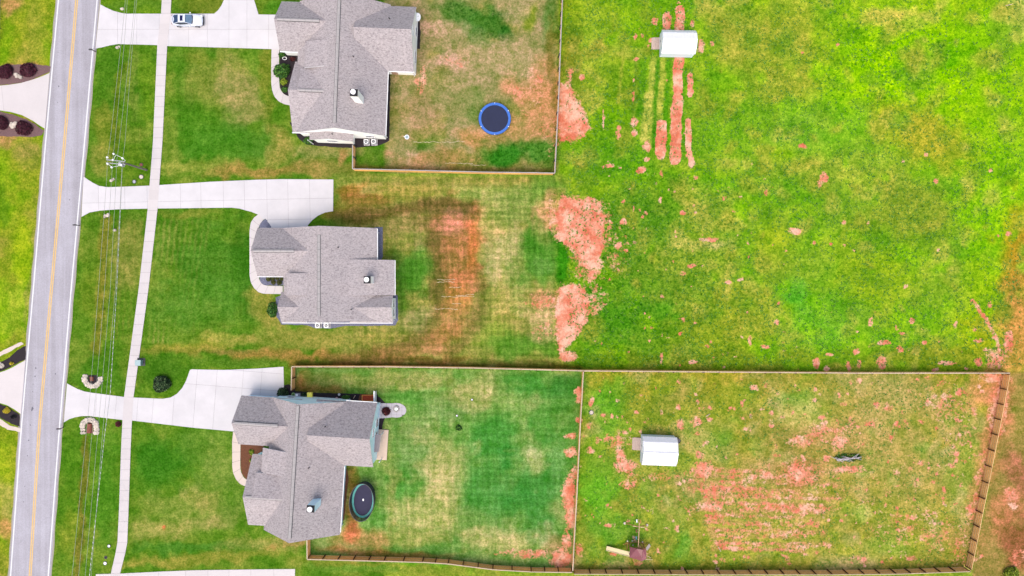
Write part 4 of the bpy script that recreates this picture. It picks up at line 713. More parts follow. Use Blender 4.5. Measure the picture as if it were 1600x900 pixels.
# third house
h = House('house', 'pale blue house with grey roof beside the oval trampoline', (-31, -36.7), -3.6, M['blue'])
h.block('y', -1.28, -0.35, 19.8, 8.0, -6.6, 3.35, 4.95, 3.4, i0=.2, i1=.12)
h.block('x', 16.2, -11.25, -2.0, 6.6, 12.35, 3.35, 19.75, 3.38, i1=0)
h.block('x', 5.4, -9.0, -2.4, 6.4, 0.29, 3.4, 11.0, 3.42, i1=0)
h.block('x', 15.35, 0.2, 9.35, 7.75, 10.17, 3.4, 19.9, 3.42, i0=0)
h.slab([(-7.0, 8.75, 4.9), (-7.0, 12.4, 4.9), (-2.9, 12.4, 6.56), (-2.9, 8.75, 6.56)])
h.slab([(-7.7, 5.42, 6.5), (-7.7, 8.72, 5.1), (-4.55, 8.72, 5.12), (-2.95, 5.42, 6.52)])
h.ridge('y', -1.28, .3, 19.6, 8.02); h.ridge('x', 16.2, -10.9, -4.4, 6.62); h.ridge('x', 5.4, -8.6, -3.0, 6.42)
h.gutter((5.03, .0, 3.3), (5.03, 10.0, 3.3)); h.gutter((4.6, 20.0, 3.3), (9.3, 20.0, 3.3)); h.downspout(4.6, .1, 3.2)
h.chimney(1.8, 5.15, 5.6, 9.0)
for x, y, z in [(2.6, 16.6, 6.9), (.6, 10.4, 7.0)]: h.pipe(x, y, z)
h.window(9.23, 16.6, 1.9, 1.1, 1.6, 'E'); h.window(9.23, 14.6, 1.9, 1.1, 1.6, 'E'); h.window(9.23, 15.6, 4.6, 1.2, .9, 'E'); h.window(4.5, 6.6, 1.7, 1.4, 1.4, 'E')
h.window(.9, 19.68, 4.2, .9, .7, 'N'); h.window(4.0, 19.45, 1.8, 1.2, 1.3, 'N'); h.window(-4.2, 19.68, 1.8, 1.0, 1.3, 'N'); h.window(6.6, 19.45, 1.8, 1.2, 1.3, 'N')
pr = MB(); rslab(pr, [(8.6, 15.0, 3.0), (10.1, 15.0, 2.5), (9.9, 12.3, 2.5), (8.6, 12.3, 3.0)], .12); pr.build('porch_roof', [simple('grey shingle porch', alb(166, 156, 158), .9, .15, 9), M['white']], h.root)
pf = MB(); pf.box((9.95, 12.9, .12), (1.7, 4.7, .24)); pf.build('porch_floor', simple('porch concrete', alb(238, 212, 190), .8, .05, 4), h.root)
for yy in (10.75, 14.9): MB().box((10.05, yy, 1.35), (.12, .12, 2.3)).build('porch_post', M['white'], h.root)
h.done(); H3 = h
for i, (x, y, s_, c_) in enumerate([(598.5, 696, .7, 'red_leaf'), (588, 690, .35, 'bark')]): pass

# ------------------------------------------------------------------ fences
FH = 1.8
def fence(name, label, path, mats, inward=1, post_h=1.85, cap_w=0.2, bay=2.4, FH=1.8):
    pts = [G(p[0], p[1], FH).xy for p in path]
    root = empty(name, (pts[0].x, pts[0].y, 0)); tag(root, label, 'fence'); O = Vector((pts[0].x, pts[0].y, 0))
    cap_m, board_m, rail_m, post_m = mats; tot = 0
    pm = MB().box((0, 0, post_h / 2), (.14, .14, post_h)).mesh('post', post_m)
    for si in range(len(pts) - 1):
        a, b = pts[si], pts[si + 1]; d = b - a; n = max(1, round(d.length / bay)); L = d.length / n; ang = math.atan2(d.y, d.x)
        m = MB(); npk = int(L / .15)
        for k in range(npk):
            x = (k + .5) * L / npk; hh = FH - .03 - random.random() * .03; m.box((x, 0, hh / 2 + .03), (L / npk - .012, .025, hh))
        pan = m.mesh('board_panel', board_m)
        rl = MB().box((L / 2, inward * .045, 0), (L - .02, .05, .10)).mesh('rail', rail_m)
        cp = MB().box((L / 2, 0, 0), (L - .03, cap_w, .045)).mesh('cap_board', cap_m)
        for i in range(n):
            p = Vector((a.x + d.x * i / n, a.y + d.y * i / n, 0)) - O
            # pickets of one bay: too narrow to pick apart from this height, joined per bay
            link('board_panel', pan, root, p, (0, 0, ang))
            for z in (.3, FH * .5, FH - .3): link('rail', rl, root, p + Vector((0, 0, z)), (0, 0, ang + random.uniform(-.001, .001)))
            link('cap_board', cp, root, p + Vector((0, 0, FH + .03)), (0, 0, ang + random.uniform(-.004, .004)))
            off = Vector((-math.sin(ang), math.cos(ang), 0)) * inward * .13
            link('post', pm, root, p + off, (0, 0, ang))
    link('post', pm, root, Vector((pts[-1].x, pts[-1].y, 0)) - O)
    return root
wood = (M['fence_cap'], M['fence_board'], M['fence_rail'], M['post']); woodr = (M['fence_cap'], M['fence_board_red'], M['fence_rail'], M['post']); grey = (M['fence_cap_grey'], M['fence_board'], M['fence_rail'], M['dark_metal'])
fence('wooden_fence', 'pale grey capped fence round the yard with the round blue trampoline', [(551, 226), (551, 264), (640, 266), (760, 269), (867, 270.5), (868, 250), (873, 150), (877, 40), (880, -25)], grey, inward=1, cap_w=.15)
fence('wooden_fence', 'long thin cream-topped fence running across the picture below the middle house', [(455, 610), (456, 573), (600, 573), (740, 575), (912, 579.5), (1100, 581), (1340, 583), (1578, 583)], wood, inward=-1, cap_w=.16)
fence('wooden_fence', 'short dividing fence between the green yard and the patchy paddock', [(911.5, 581), (907, 660), (901, 780), (897, 850), (895, 892)], wood, inward=1, cap_w=.16)
fence('wooden_fence', 'orange-brown fence leaning open along the right end of the paddock', [(1578, 585), (1560, 680), (1540, 780), (1518, 890)], (M['fence_rail'], M['fence_board'], M['fence_rail'], M['post']), inward=-1, cap_w=.08, FH=1.45, post_h=1.5)
fence('wooden_fence', 'orange-brown board fence along the bottom of the yard with the oval trampoline', [(479.5, 838), (480, 874), (600, 877), (660, 878.5), (700, 881), (770, 890), (830, 893.5), (894, 894.5)], woodr, inward=1, cap_w=.14)
fence('wooden_fence', 'tan fence with dark post marks along the bottom edge of the paddock', [(897, 897), (1100, 898), (1300, 898), (1400, 897), (1516, 893)], wood, inward=1, cap_w=.1)
r_ = empty('black_fence', G(2, 0)); tag(r_, 'black metal fence section in the top left corner', 'fence')
for i in range(-3, 5):
    MB().box((0.05 - i * .03, -i * 1.5, .6), (.07, .07, 1.2)).build('post', M['dark_metal'], r_)
    MB().box((0.05 - i * .03, -i * 1.5 - .75, 1.1), (.05, 1.42, .05)).build('rail', M['dark_metal'], r_); MB().box((0.05 - i * .03, -i * 1.5 - .75, .3), (.05, 1.42, .05)).build('rail', M['dark_metal'], r_)
r_ = tag(empty('privacy_panel', G(588.3, 618)), 'thin white fence panel sticking out from the blue house beside the red mulch', 'fence panel')
for i in range(5): MB().box((-.02, -.95 + i * .38, .9), (.06, .36, 1.8)).build('board', M['white'], r_)
MB().box((-.02, 0, 1.83), (.16, 1.95, .06)).build('cap_board', M['white'], r_)

# ------------------------------------------------------------------ foliage
def leafball(n, rad, leaf, seed=0, flat=0.9, clumps=7, up=.2):
    r = np.random.default_rng(seed); cl = r.normal(size=(clumps, 3)); cl /= np.linalg.norm(cl, axis=1)[:, None]
    d = r.normal(size=(n, 3)); d /= np.linalg.norm(d, axis=1)[:, None]; d[:, 2] = np.abs(d[:, 2]) * .95 - .15
    bump = (np.maximum(0, d @ cl.T) ** 6).max(1); rr = (0.55 + .45 * r.random(n) ** .4) * (0.78 + .3 * bump)
    c = d * rr[:, None] * np.array(rad)[None]; c[:, 2] += rad[2] * up + .1
    c[:, 2] = np.maximum(c[:, 2], .03)
    u = r.normal(size=(n, 3)); u /= np.linalg.norm(u, axis=1)[:, None]; nn = d + .8 * r.normal(size=(n, 3)); v = np.cross(nn, u); v /= np.linalg.norm(v, axis=1)[:, None]; u = np.cross(v, nn); u /= np.linalg.norm(u, axis=1)[:, None]
    s = leaf * (0.6 + .8 * r.random(n))[:, None]
    V = np.stack([c - u * s, c + v * s * .5, c + u * s, c - v * s * .5], 1).reshape(-1, 3); F = np.arange(4 * n).reshape(n, 4)
    return V, F
def plant(name, label, cat, px, py, rad, mat, n=700, leaf=.12, h=None, seed=0, group=None, trunk=.05, spread=True):
    p = G(px, py); root = empty(name, (p.x, p.y, 0)); tag(root, label, cat, group)
    V, F = leafball(n, rad, leaf, seed); me = bpy.data.meshes.new('foliage'); me.from_pydata(V.tolist(), [], F.tolist()); me.materials.append(mat); link('foliage', me, root)
    m = MB(); rr = random.Random(seed)
    for k in range(5):
        a = rr.uniform(0, 6.28); q = .55
        m.tube([(0, 0, 0), (math.cos(a) * rad[0] * .25, math.sin(a) * rad[1] * .25, rad[2] * .5), (math.cos(a) * rad[0] * q, math.sin(a) * rad[1] * q, rad[2] * .95)], [trunk, trunk * .7, trunk * .3], 5)
    m.build('stem', M['bark'], root); return root
for i, (x, y, r_2, lab) in enumerate([(11, 113, 1.25, 'round dark purple bush at the left edge above the curved apron'), (46.5, 111, 1.3, 'round dark purple bush above the apron, nearest the road'), (5, 192.5, 1.2, 'round dark purple bush cut by the left edge below the apron'), (38.5, 200.5, 1.3, 'round dark purple bush below the apron, nearer the road')]):
    plant('purple_bush', lab, 'bush', x + 0, y, (r_2, r_2, 1.2), M['plum_leaf'], 2600, .12, seed=i, group='purple bushes by the entrance')
plant('evergreen_bush', 'dark green round bush with pale flecks on the lawn beside the wide drive', 'bush', 255, 599.5, (1.5, 1.45, 1.6), M['dark_leaf'], 2600, .16, seed=21)
plant('small_tree', 'bright green leafy small tree in the entrance bed of the top house', 'tree', 442.5, 113, (1.35, 1.3, 2.2), M['green_leaf'], 1300, .2, seed=22)
plant('shrub', 'bright green shrub below the small tree in the entrance bed', 'shrub', 444, 129, (.6, .6, .7), M['lime_leaf'], 500, .12, seed=23)
plant('shrub', 'small green shrub at the lower tip of the entrance bed', 'shrub', 445.5, 140, (.5, .5, .6), M['green_leaf'], 400, .12, seed=24)
plant('shrub', 'green shrub by the hose ring at the garage wall of the top house', 'shrub', 441, 86.5, (.55, .45, .7), M['green_leaf'], 400, .12, seed=25)
plant('flower_clump', 'orange and white flowering clump near the porch of the top house', 'flowers', 458, 92.5, (.5, .4, .4), M['red_leaf'], 260, .1, seed=26)
plant('shrub', 'dark green shrub below the corner of the top house beside the white downspout', 'shrub', 483, 220.5, (.8, .6, .9), M['green_leaf'], 700, .13, seed=27)
for i, (x, y, r_2) in enumerate([(420.5, 436, .45), (427, 434.5, .38), (427.5, 441, .42), (434, 434.5, .36), (437, 441.5, .42), (441.5, 435.5, .34)]):
    plant('clipped_shrub', ['olive clipped shrub nearest the curved walk of the middle house', 'second olive shrub along the upper side of the gravel bed', 'olive shrub in the middle of the lower row of the gravel bed', 'third olive shrub along the upper side of the gravel bed', 'lower right olive shrub of the gravel bed', 'olive shrub in the upper right corner of the gravel bed'][i], 'shrub', x, y, (r_2, r_2, .5), M['olive_leaf'], 520, .08, seed=40 + i, group='clipped shrubs in the gravel bed')
plant('leafy_shrub', 'light green leafy shrub at the lower left corner of the middle house', 'shrub', 427, 484, (.85, 1.3, 1.2), M['green_leaf'], 700, .16, seed=50)
plant('evergreen_bush', 'dark green bush where the fence meets the blue house', 'bush', 443.5, 614, (.95, .85, 1.3), M['dark_leaf'], 1500, .13, seed=51)
plant('shrub', 'dark leafy shrub with white blooms beside the yellow box', 'shrub', 476, 617.5, (.6, .55, .7), M['dark_leaf'], 500, .13, seed=52)
plant('shrub', 'green shrub in the middle of the bed along the blue house', 'shrub', 541, 620.5, (.9, .4, .5), M['green_leaf'], 500, .12, seed=53)
plant('red_leaf_plant', 'dark red leafy plant standing on the stone patio', 'plant', 604, 642, (.75, .72, .6), M['red_leaf'], 420, .2, seed=54)
plant('shrub', 'yellow-green shrub in the brown bed of the blue house', 'shrub', 393.5, 706, (.4, .45, .4), M['lime_leaf'], 240, .13, seed=55)
plant('shrub', 'small yellow-green plant lower in the brown bed of the blue house', 'shrub', 393, 719, (.3, .35, .3), M['lime_leaf'], 160, .12, seed=56)
plant('yellow_flower_clump', 'bright yellow flowering clump in the dark bed at the left edge', 'flowers', 11.5, 641.5, (.6, .5, .4), M['yellow_leaf'], 700, .1, seed=57)
plant('yellow_flower_clump', 'small pale yellow clump in the dark bed above the apron', 'flowers', 19, 567.5, (.35, .3, .3), M['yellow_leaf'], 260, .08, seed=58)
plant('red_shrub', 'small dark red shrub beside the sidewalk, below the wide drive', 'shrub', 185.5, 662.5, (.5, .5, .5), M['red_leaf'], 420, .11, seed=59)
plant('shrub', 'yellow-green bush cut by the bottom right corner', 'bush', 1577, 895, (1.3, 1.1, 1.2), M['lime_leaf'], 1500, .18, seed=60)
plant('weed_clump', 'small dark leafy weed alone in the middle of the third yard', 'weed', 717, 668, (.55, .5, .25), M['green_leaf'], 130, .16, seed=61)
plant('red_shrub', 'reddish pot plant on the porch floor of the blue house', 'plant', 588.3, 690, (.28, .28, .5), M['red_leaf'], 160, .1, seed=62)
plant('grass_clump', 'dark spiky plant in the dark bed below the left apron', 'plant', 22, 651, (.5, .3, .25), M['black'], 120, .16, seed=63)

# ------------------------------------------------------------------ stone-ringed culverts, stones
def stones(name, label, cx, cy, ring_pts, pit, pitmat, r0=.28):
    p = G(cx, cy); root = empty(name, (p.x, p.y, 0)); tag(root, label, 'stonework'); rr = random.Random(int(cx))
    for (x, y) in ring_pts:
        q = G(x, y) - p; k = 7; n0 = rr.uniform(.8, 1.25) * r0; a0 = rr.uniform(0, 6)
        pl = [(q.x + n0 * rr.uniform(.75, 1.1) * math.cos(a0 + 6.283 * j / k), q.y + n0 * rr.uniform(.75, 1.1) * math.sin(a0 + 6.283 * j / k)) for j in range(k)]
        m = MB(); zt = rr.uniform(.14, .3); n = k
        vs = [(a, b, -.05) for a, b in pl] + [(a, b, zt * .7) for a, b in pl] + [(q.x + (a - q.x) * .7, q.y + (b - q.y) * .7, zt) for a, b in pl]
        fs = [(i, (i + 1) % n, (i + 1) % n + n, i + n) for i in range(n)] + [(i + n, (i + 1) % n + n, (i + 1) % n + 2 * n, i + 2 * n) for i in range(n)] + [tuple(range(2 * n, 3 * n))]
        m.add(vs, fs); m.build('stone', M['stone'], root)
    MB().prism([tuple((G(x, y) - p)[:2]) for x, y in pit], -.04, .035).build('culvert_floor', pitmat, root); return root
pts = []
for a in range(-200, 21, 17):
    for rr_ in (10.8, 14): pts.append((145 + rr_ * math.cos(R(-a)), 591.5 + rr_ * math.sin(R(-a)) * .95))
cu = stones('culvert_surround', 'horseshoe of pale stones round a dark culvert above the wide drive', 145, 594, pts, [(138, 586), (152, 586), (154, 596), (146, 601), (138, 596)], M['mulch'])
m = MB(); m.tube([(-.1, .55, .12), (-.05, -.1, .12)], .28, 10); m.build('culvert_pipe', M['brick'], cu)
pts = []
for t in range(0, 17):
    a = 180 + t * 180 / 16
    for rr_ in (9, 12.5): pts.append((140.5 + rr_ * math.cos(R(a)), 666 + rr_ * math.sin(R(a)) * .95))
for yy in (671, 676):
    for xx in (128.5, 132, 149.5, 153): pts.append((xx, yy))
cu = stones('culvert_surround', 'pale stones round a brick-red culvert mouth below the wide drive', 140.5, 665, pts, [(136, 664), (140, 660), (145, 664), (146, 677), (135, 677)], M['brick'])
m = MB(); m.tube([(0.0, -1.1, .1), (0.05, .35, .1)], .38, 12); m.build('culvert_pipe', M['brick'], cu)
def pile(label, cx, cy, n, spread, r0=.3, cat='stones', sy=.8):
    rr = random.Random(int(cx * 7)); return stones('stone_pile', label, cx, cy, [(cx + rr.uniform(-spread, spread), cy + rr.uniform(-spread, spread) * sy) for _ in range(n)], [(cx - 1, cy - 1), (cx + 1, cy - 1), (cx + 1, cy + 1), (cx - 1, cy + 1)], M['mulch_red'], r0)
pile('pale stones and an ornament between the two upper purple bushes', 29.5, 118, 7, 4.5, .3); pile('pale stones between the two lower purple bushes', 23, 193, 9, 5, .3, sy=1.3); pile('tan stones at the left edge of the dark bed above the apron', 2, 570, 6, 4)
pile('small brown stone cluster at the edge of the grass near the top of the road', 191, 14, 2, 2, .22); pile('reddish stone beside the wires just below the top drive', 185, 74, 2, 1.5, .22); pile('tan stones by the upper edge of the middle drive under the wires', 176, 281, 3, 2, .22)
pile('pinkish rocks below the middle drive under the wires', 167, 337, 5, 3.5, .25); pile('single orange rock on the grass below the middle drive', 180, 360.5, 2, 1.5, .25)
# straw-coloured erosion ruts are geometry too thin to matter: pale root lines behind the middle house
m = MB()
for x0, x1, yb in [(683, 712, 437), (682, 712, 441), (690, 742, 463), (702, 722, 449), (680, 716, 483), (712, 742, 461), (706, 722, 474), (646, 690, 222), (690, 728, 222), (696, 740, 255), (735, 760, 258)]:
    x = x0; q = []; yy = yb
    while x <= x1: yy += random.uniform(-.75, .75) + (yb - yy) * .25; q.append(G(x, yy) + Vector((0, 0, .02))); x += 1.6
    m.tube(q, [random.uniform(.012, .05) for _ in q], 4)
tag(m.build('pale_roots', simple('straw', alb(232, 214, 176), .9, .1, 5)), 'thin pale squiggles of exposed straw and roots on the grass', 'roots', kind='stuff')

# ------------------------------------------------------------------ small fixtures
def fan_unit(px, py, label, g):
    p = G(px, py); r = empty('ac_unit', (p.x, p.y, 0)); tag(r, label, 'air conditioner', g)
    MB().box((0, 0, .4), (.74, .74, .7)).build('cabinet', M['metal'], r); MB().box((0, 0, .03), (.95, .95, .06)).build('pad', M['concrete'], r)
    m = MB(); v, f = ring((0, 0), .26, .36, .75, .8, 18); m.add(v, f); m.build('fan_guard', M['white'], r); MB().disc((0, 0), .26, .75, .765, 16).build('fan_well', M['black'], r)
    m = MB()
    for k in range(4): m.box((.11 * math.cos(k * 1.57 + .4), .11 * math.sin(k * 1.57 + .4), .775), (.2, .09, .01), k * 1.57 + .4)
    m.build('fan_blade', M['metal'], r)
g1, g2 = 'air conditioners by the top house', 'air conditioners by the middle house'
fan_unit(573.5, 222.5, 'left air conditioner of the pair on black mulch below the top house', g1); fan_unit(585, 222.5, 'right air conditioner of the pair on black mulch below the top house', g1)
fan_unit(498, 508, 'left air conditioner on gravel below the middle house', g2); fan_unit(511.5, 508, 'right air conditioner on gravel below the middle house', g2)
m = MB(); v, f = ring((0, 0), .28, .36, 0, .12, 20, .7); m.add(v, f); p = G(445, 91.5); tag(link('hose_ring', m.mesh('hose_ring', M['white']), None, (p.x, p.y, .04)), 'white coiled hose ring beside the garage of the top house', 'hose')
p = G(652.5, 27, 1.5); r_ = empty('satellite_dish', (p.x, p.y, 0)); tag(r_, 'white oval dish at the upper right corner of the top house', 'satellite dish')
m = MB(); 
for k in range(3): m.disc((0, 0), .25 + k * .12, 1.5 + k * .03, 1.54 + k * .03, 18, ry=(.25 + k * .12) * 1.35)
m.build('dish', M['white'], r_); m = MB(); m.tube([(-.15, 0, 0), (-.1, 0, 1.5)], .035, 6); m.build('mast', M['dark_metal'], r_); m = MB(); m.tube([(0, 0, 1.55), (.2, .1, 1.9)], .02, 5); m.build('feed_arm', M['dark_metal'], r_)
p = G(220.5, 566); r_ = empty('utility_box', (p.x, p.y, 0)); tag(r_, 'pale green utility cabinet beside the sidewalk, above the wide drive', 'utility box')
ub = simple('utility green', alb(150, 182, 176), .5, .04, 3)
MB().box((-.05, .0, .45), (.8, .78, .8)).build('cabinet', ub, r_); MB().box((-.05, 0, .88), (.88, .86, .06)).build('lid', simple('utility lid', alb(178, 206, 208), .5, .04, 3), r_); MB().box((.05, .05, .03), (1.2, 1.2, .06)).build('pad', M['dark_metal'], r_)  # dark pad stands in for the shadow round the cabinet
for x, y, lab, mt, rr_ in [(221, 257.5, 'small reddish cover in the grass above the pole foot', 'brick', .22), (221, 276.5, 'small tan cover in the grass below the pole foot', 'stone', .3), (210, 284, 'grey meter lid in the grass left of the sidewalk', 'metal', .24), (170.5, 853, 'upper white lid in the grass near the bottom of the sidewalk', 'white', .2), (165.5, 871, 'black lid in the grass near the bottom of the sidewalk', 'black', .18), (164.5, 880, 'lower white lid in the grass near the bottom of the sidewalk', 'white', .24), (924, 644.5, 'round pale lid in the paddock grass near the dividing fence', 'stone', .3), (737.5, 624.5, 'tiny white ball on the grass of the third yard', 'white', .12), (714, 649.5, 'small white scrap above the weed in the third yard', 'white', .12)]:
    p = G(x, y); r_ = empty('ground_lid', (p.x, p.y, 0)); tag(r_, lab, 'lid'); m = MB(); m.disc((0, 0), rr_, 0, .07, 14); m.build('lid', M[mt], r_); m = MB(); v, f = ring((0, 0), rr_, rr_ + .07, -.02, .09, 14); m.add(v, f); m.build('rim', M['dark_metal'], r_)
p = G(636, 214.5); r_ = empty('bird_bath', (p.x, p.y, 0)); tag(r_, 'small pale blue round basin on the grass of the top back yard', 'basin')
m = MB(); v, f = ring((0, 0), .26, .36, .12, .2, 16); m.add(v, f); m.build('rim', M['white'], r_); m = MB(); m.disc((0, 0), .27, 0, .15, 16); m.build('bowl', simple('pale blue plastic', alb(170, 196, 206), .4), r_); MB().box((-.42, .08, .12), (.18, .1, .06)).build('handle', M['white'], r_)
def mailbox(px, py, label, mt):
    p = G(px, py); r = empty('mailbox', (p.x, p.y, 0)); tag(r, label, 'mailbox', 'mailboxes along the road')
    MB().box((0, 0, .5), (.1, .1, 1.0)).build('post', M['bark'], r)
    m = MB(); sec = [(-.1, 1.0), (.1, 1.0), (.1, 1.15)] + [(.1 * math.cos(R(a)), 1.15 + .1 * math.sin(R(a))) for a in (45, 90, 135)] + [(-.1, 1.15)]; n = len(sec)
    vs = [(-.38, y, z) for y, z in sec] + [(.14, y, z) for y, z in sec]; m.add(vs, [tuple(range(n))[::-1], tuple(range(n, 2 * n))] + [(i, (i + 1) % n, (i + 1) % n + n, i + n) for i in range(n)]); m.build('box', mt, r)
    MB().box((-.1, .115, 1.2), (.14, .02, .05)).build('flag', M['brick'], r)
mailbox(149.5, 81, 'dark mailbox at the road edge just below the top drive', M['dark_metal']); mailbox(125, 352.5, 'dark mailbox at the road edge below the middle drive', M['dark_metal']); mailbox(99.5, 668, 'dark mailbox at the road edge below the wide drive', M['dark_metal'])

# utility pole and wires
PH = 6.6
base = G(229, 265.5); r_ = empty('utility_pole', (base.x, base.y, 0)); tag(r_, 'utility pole with crossarm and transformer, leaning over the grass strip beside the sidewalk', 'utility pole')
top = G(193, 254.5, PH) - base; gal = simple('weathered pole', alb(150, 140, 130), .8, .15, 6)
m = MB(); m.tube([(0, 0, 0), top], [.17, .12], 10); m.build('pole', gal, r_)
for off in (0, -.45):
    a = G(166, 249.5, PH - .5) - base; b = G(195.5, 252.5, PH - .5) - base; m = MB(); d = b - a; m.box((a + b) / 2 + Vector((0, off, -.05)), (d.length, .12, .14), math.atan2(d.y, d.x)); m.build('crossarm', M['metal'], r_)
for x, y in [(168, 246), (168.5, 256), (178, 240.5), (175, 261.5), (192, 247.5), (177, 250), (190, 258)]:
    q = G(x, y, PH - .35) - base; m = MB(); m.disc((q.x, q.y), .11, q.z - .1, q.z + .2, 10); m.disc((q.x, q.y), .15, q.z - .02, q.z + .02, 10); m.disc((q.x, q.y), .15, q.z + .08, q.z + .12, 10); m.build('insulator', M['white'], r_)
q = G(189.5, 257, PH - 1.2) - base; m = MB(); m.disc((q.x, q.y), .3, q.z - .5, q.z + .4, 16); tr = m.build('transformer', M['metal'], r_); m = MB(); m.disc((q.x, q.y), .2, q.z + .4, q.z + .48, 12); m.build('transformer_lid', M['white'], tr)
m = MB(); m.tube([G(177, 250, PH - .4) - base, G(181, 242, PH - .2) - base, G(190, 246, PH - .2) - base, G(196, 251, PH - .4) - base], .03, 5); m.tube([G(168, 256, PH - .4) - base, G(175, 261, PH - .6) - base, G(186, 259, PH - .8) - base], .03, 5); m.build('jumper_cable', M['white'], r_)
wires = [('first', [(196, 0), (189, 70), (171.5, 225), (168, 246), (167, 275), (154, 450), (141, 612), (134.5, 680), (117, 855)], .021),
         ('second', [(199, 0), (194, 70), (179, 225), (176, 250), (174.5, 275), (163.5, 450), (150, 612), (143.5, 680), (127, 855)], .021),
         ('third', [(211, 0), (204, 70), (186, 225), (182.5, 250), (181.5, 275), (172.5, 450), (158.5, 612), (152.5, 680), (137, 855)], .021),
         ('fourth', [(213.5, 0), (207, 70), (195, 225), (191.5, 250), (190, 275), (180.5, 450), (166.5, 612), (160, 680), (146, 855)], .021),
         ('fifth', [(191, 258), (188, 330), (182.5, 450), (172.5, 612), (163.5, 680), (141, 890)], .03)]
wm = simple('pale wire', alb(176, 180, 168), .6, .05, 3)
for nm, pl, rad in wires:
    pl = list(pl); a, b = pl[-2], pl[-1]; pl.append((b[0] + (b[0] - a[0]) * 3, b[1] + (b[1] - a[1]) * 3))
    if pl[0][1] == 0: a, b = pl[1], pl[0]; pl.insert(0, (b[0] + (b[0] - a[0]) * 5, b[1] + (b[1] - a[1]) * 5))
    m = MB(); zf = lambda y: PH - .3 - .25 * min(1, abs(y - 250) / 400) - (.35 if nm == 'fifth' else 0)
    m.tube([G(x, y, zf(y)) for x, y in pl], rad, 5)
    o = m.build('power_line', wm)
    tag(o, {'first': 'pale overhead wire nearest the road', 'second': 'pale overhead wire second from the road', 'third': 'pale overhead wire third from the road', 'fourth': 'pale overhead wire farthest from the road on the crossarm', 'fifth': 'dashed-looking twisted cable hanging below the pole, beside the wires'}[nm], 'wire', 'overhead power lines')
    if nm == 'fifth':
        m = MB(); path = [G(x, y, zf(y)) for x, y in pl]
        for i in range(len(path) - 1):
            n = int((path[i + 1] - path[i]).length / .8)
            for k in range(n): p = path[i].lerp(path[i + 1], k / n); m.box(p, (.07, .3, .07))
        tag(m.build('spacer', M['metal'], o), kind='stuff')

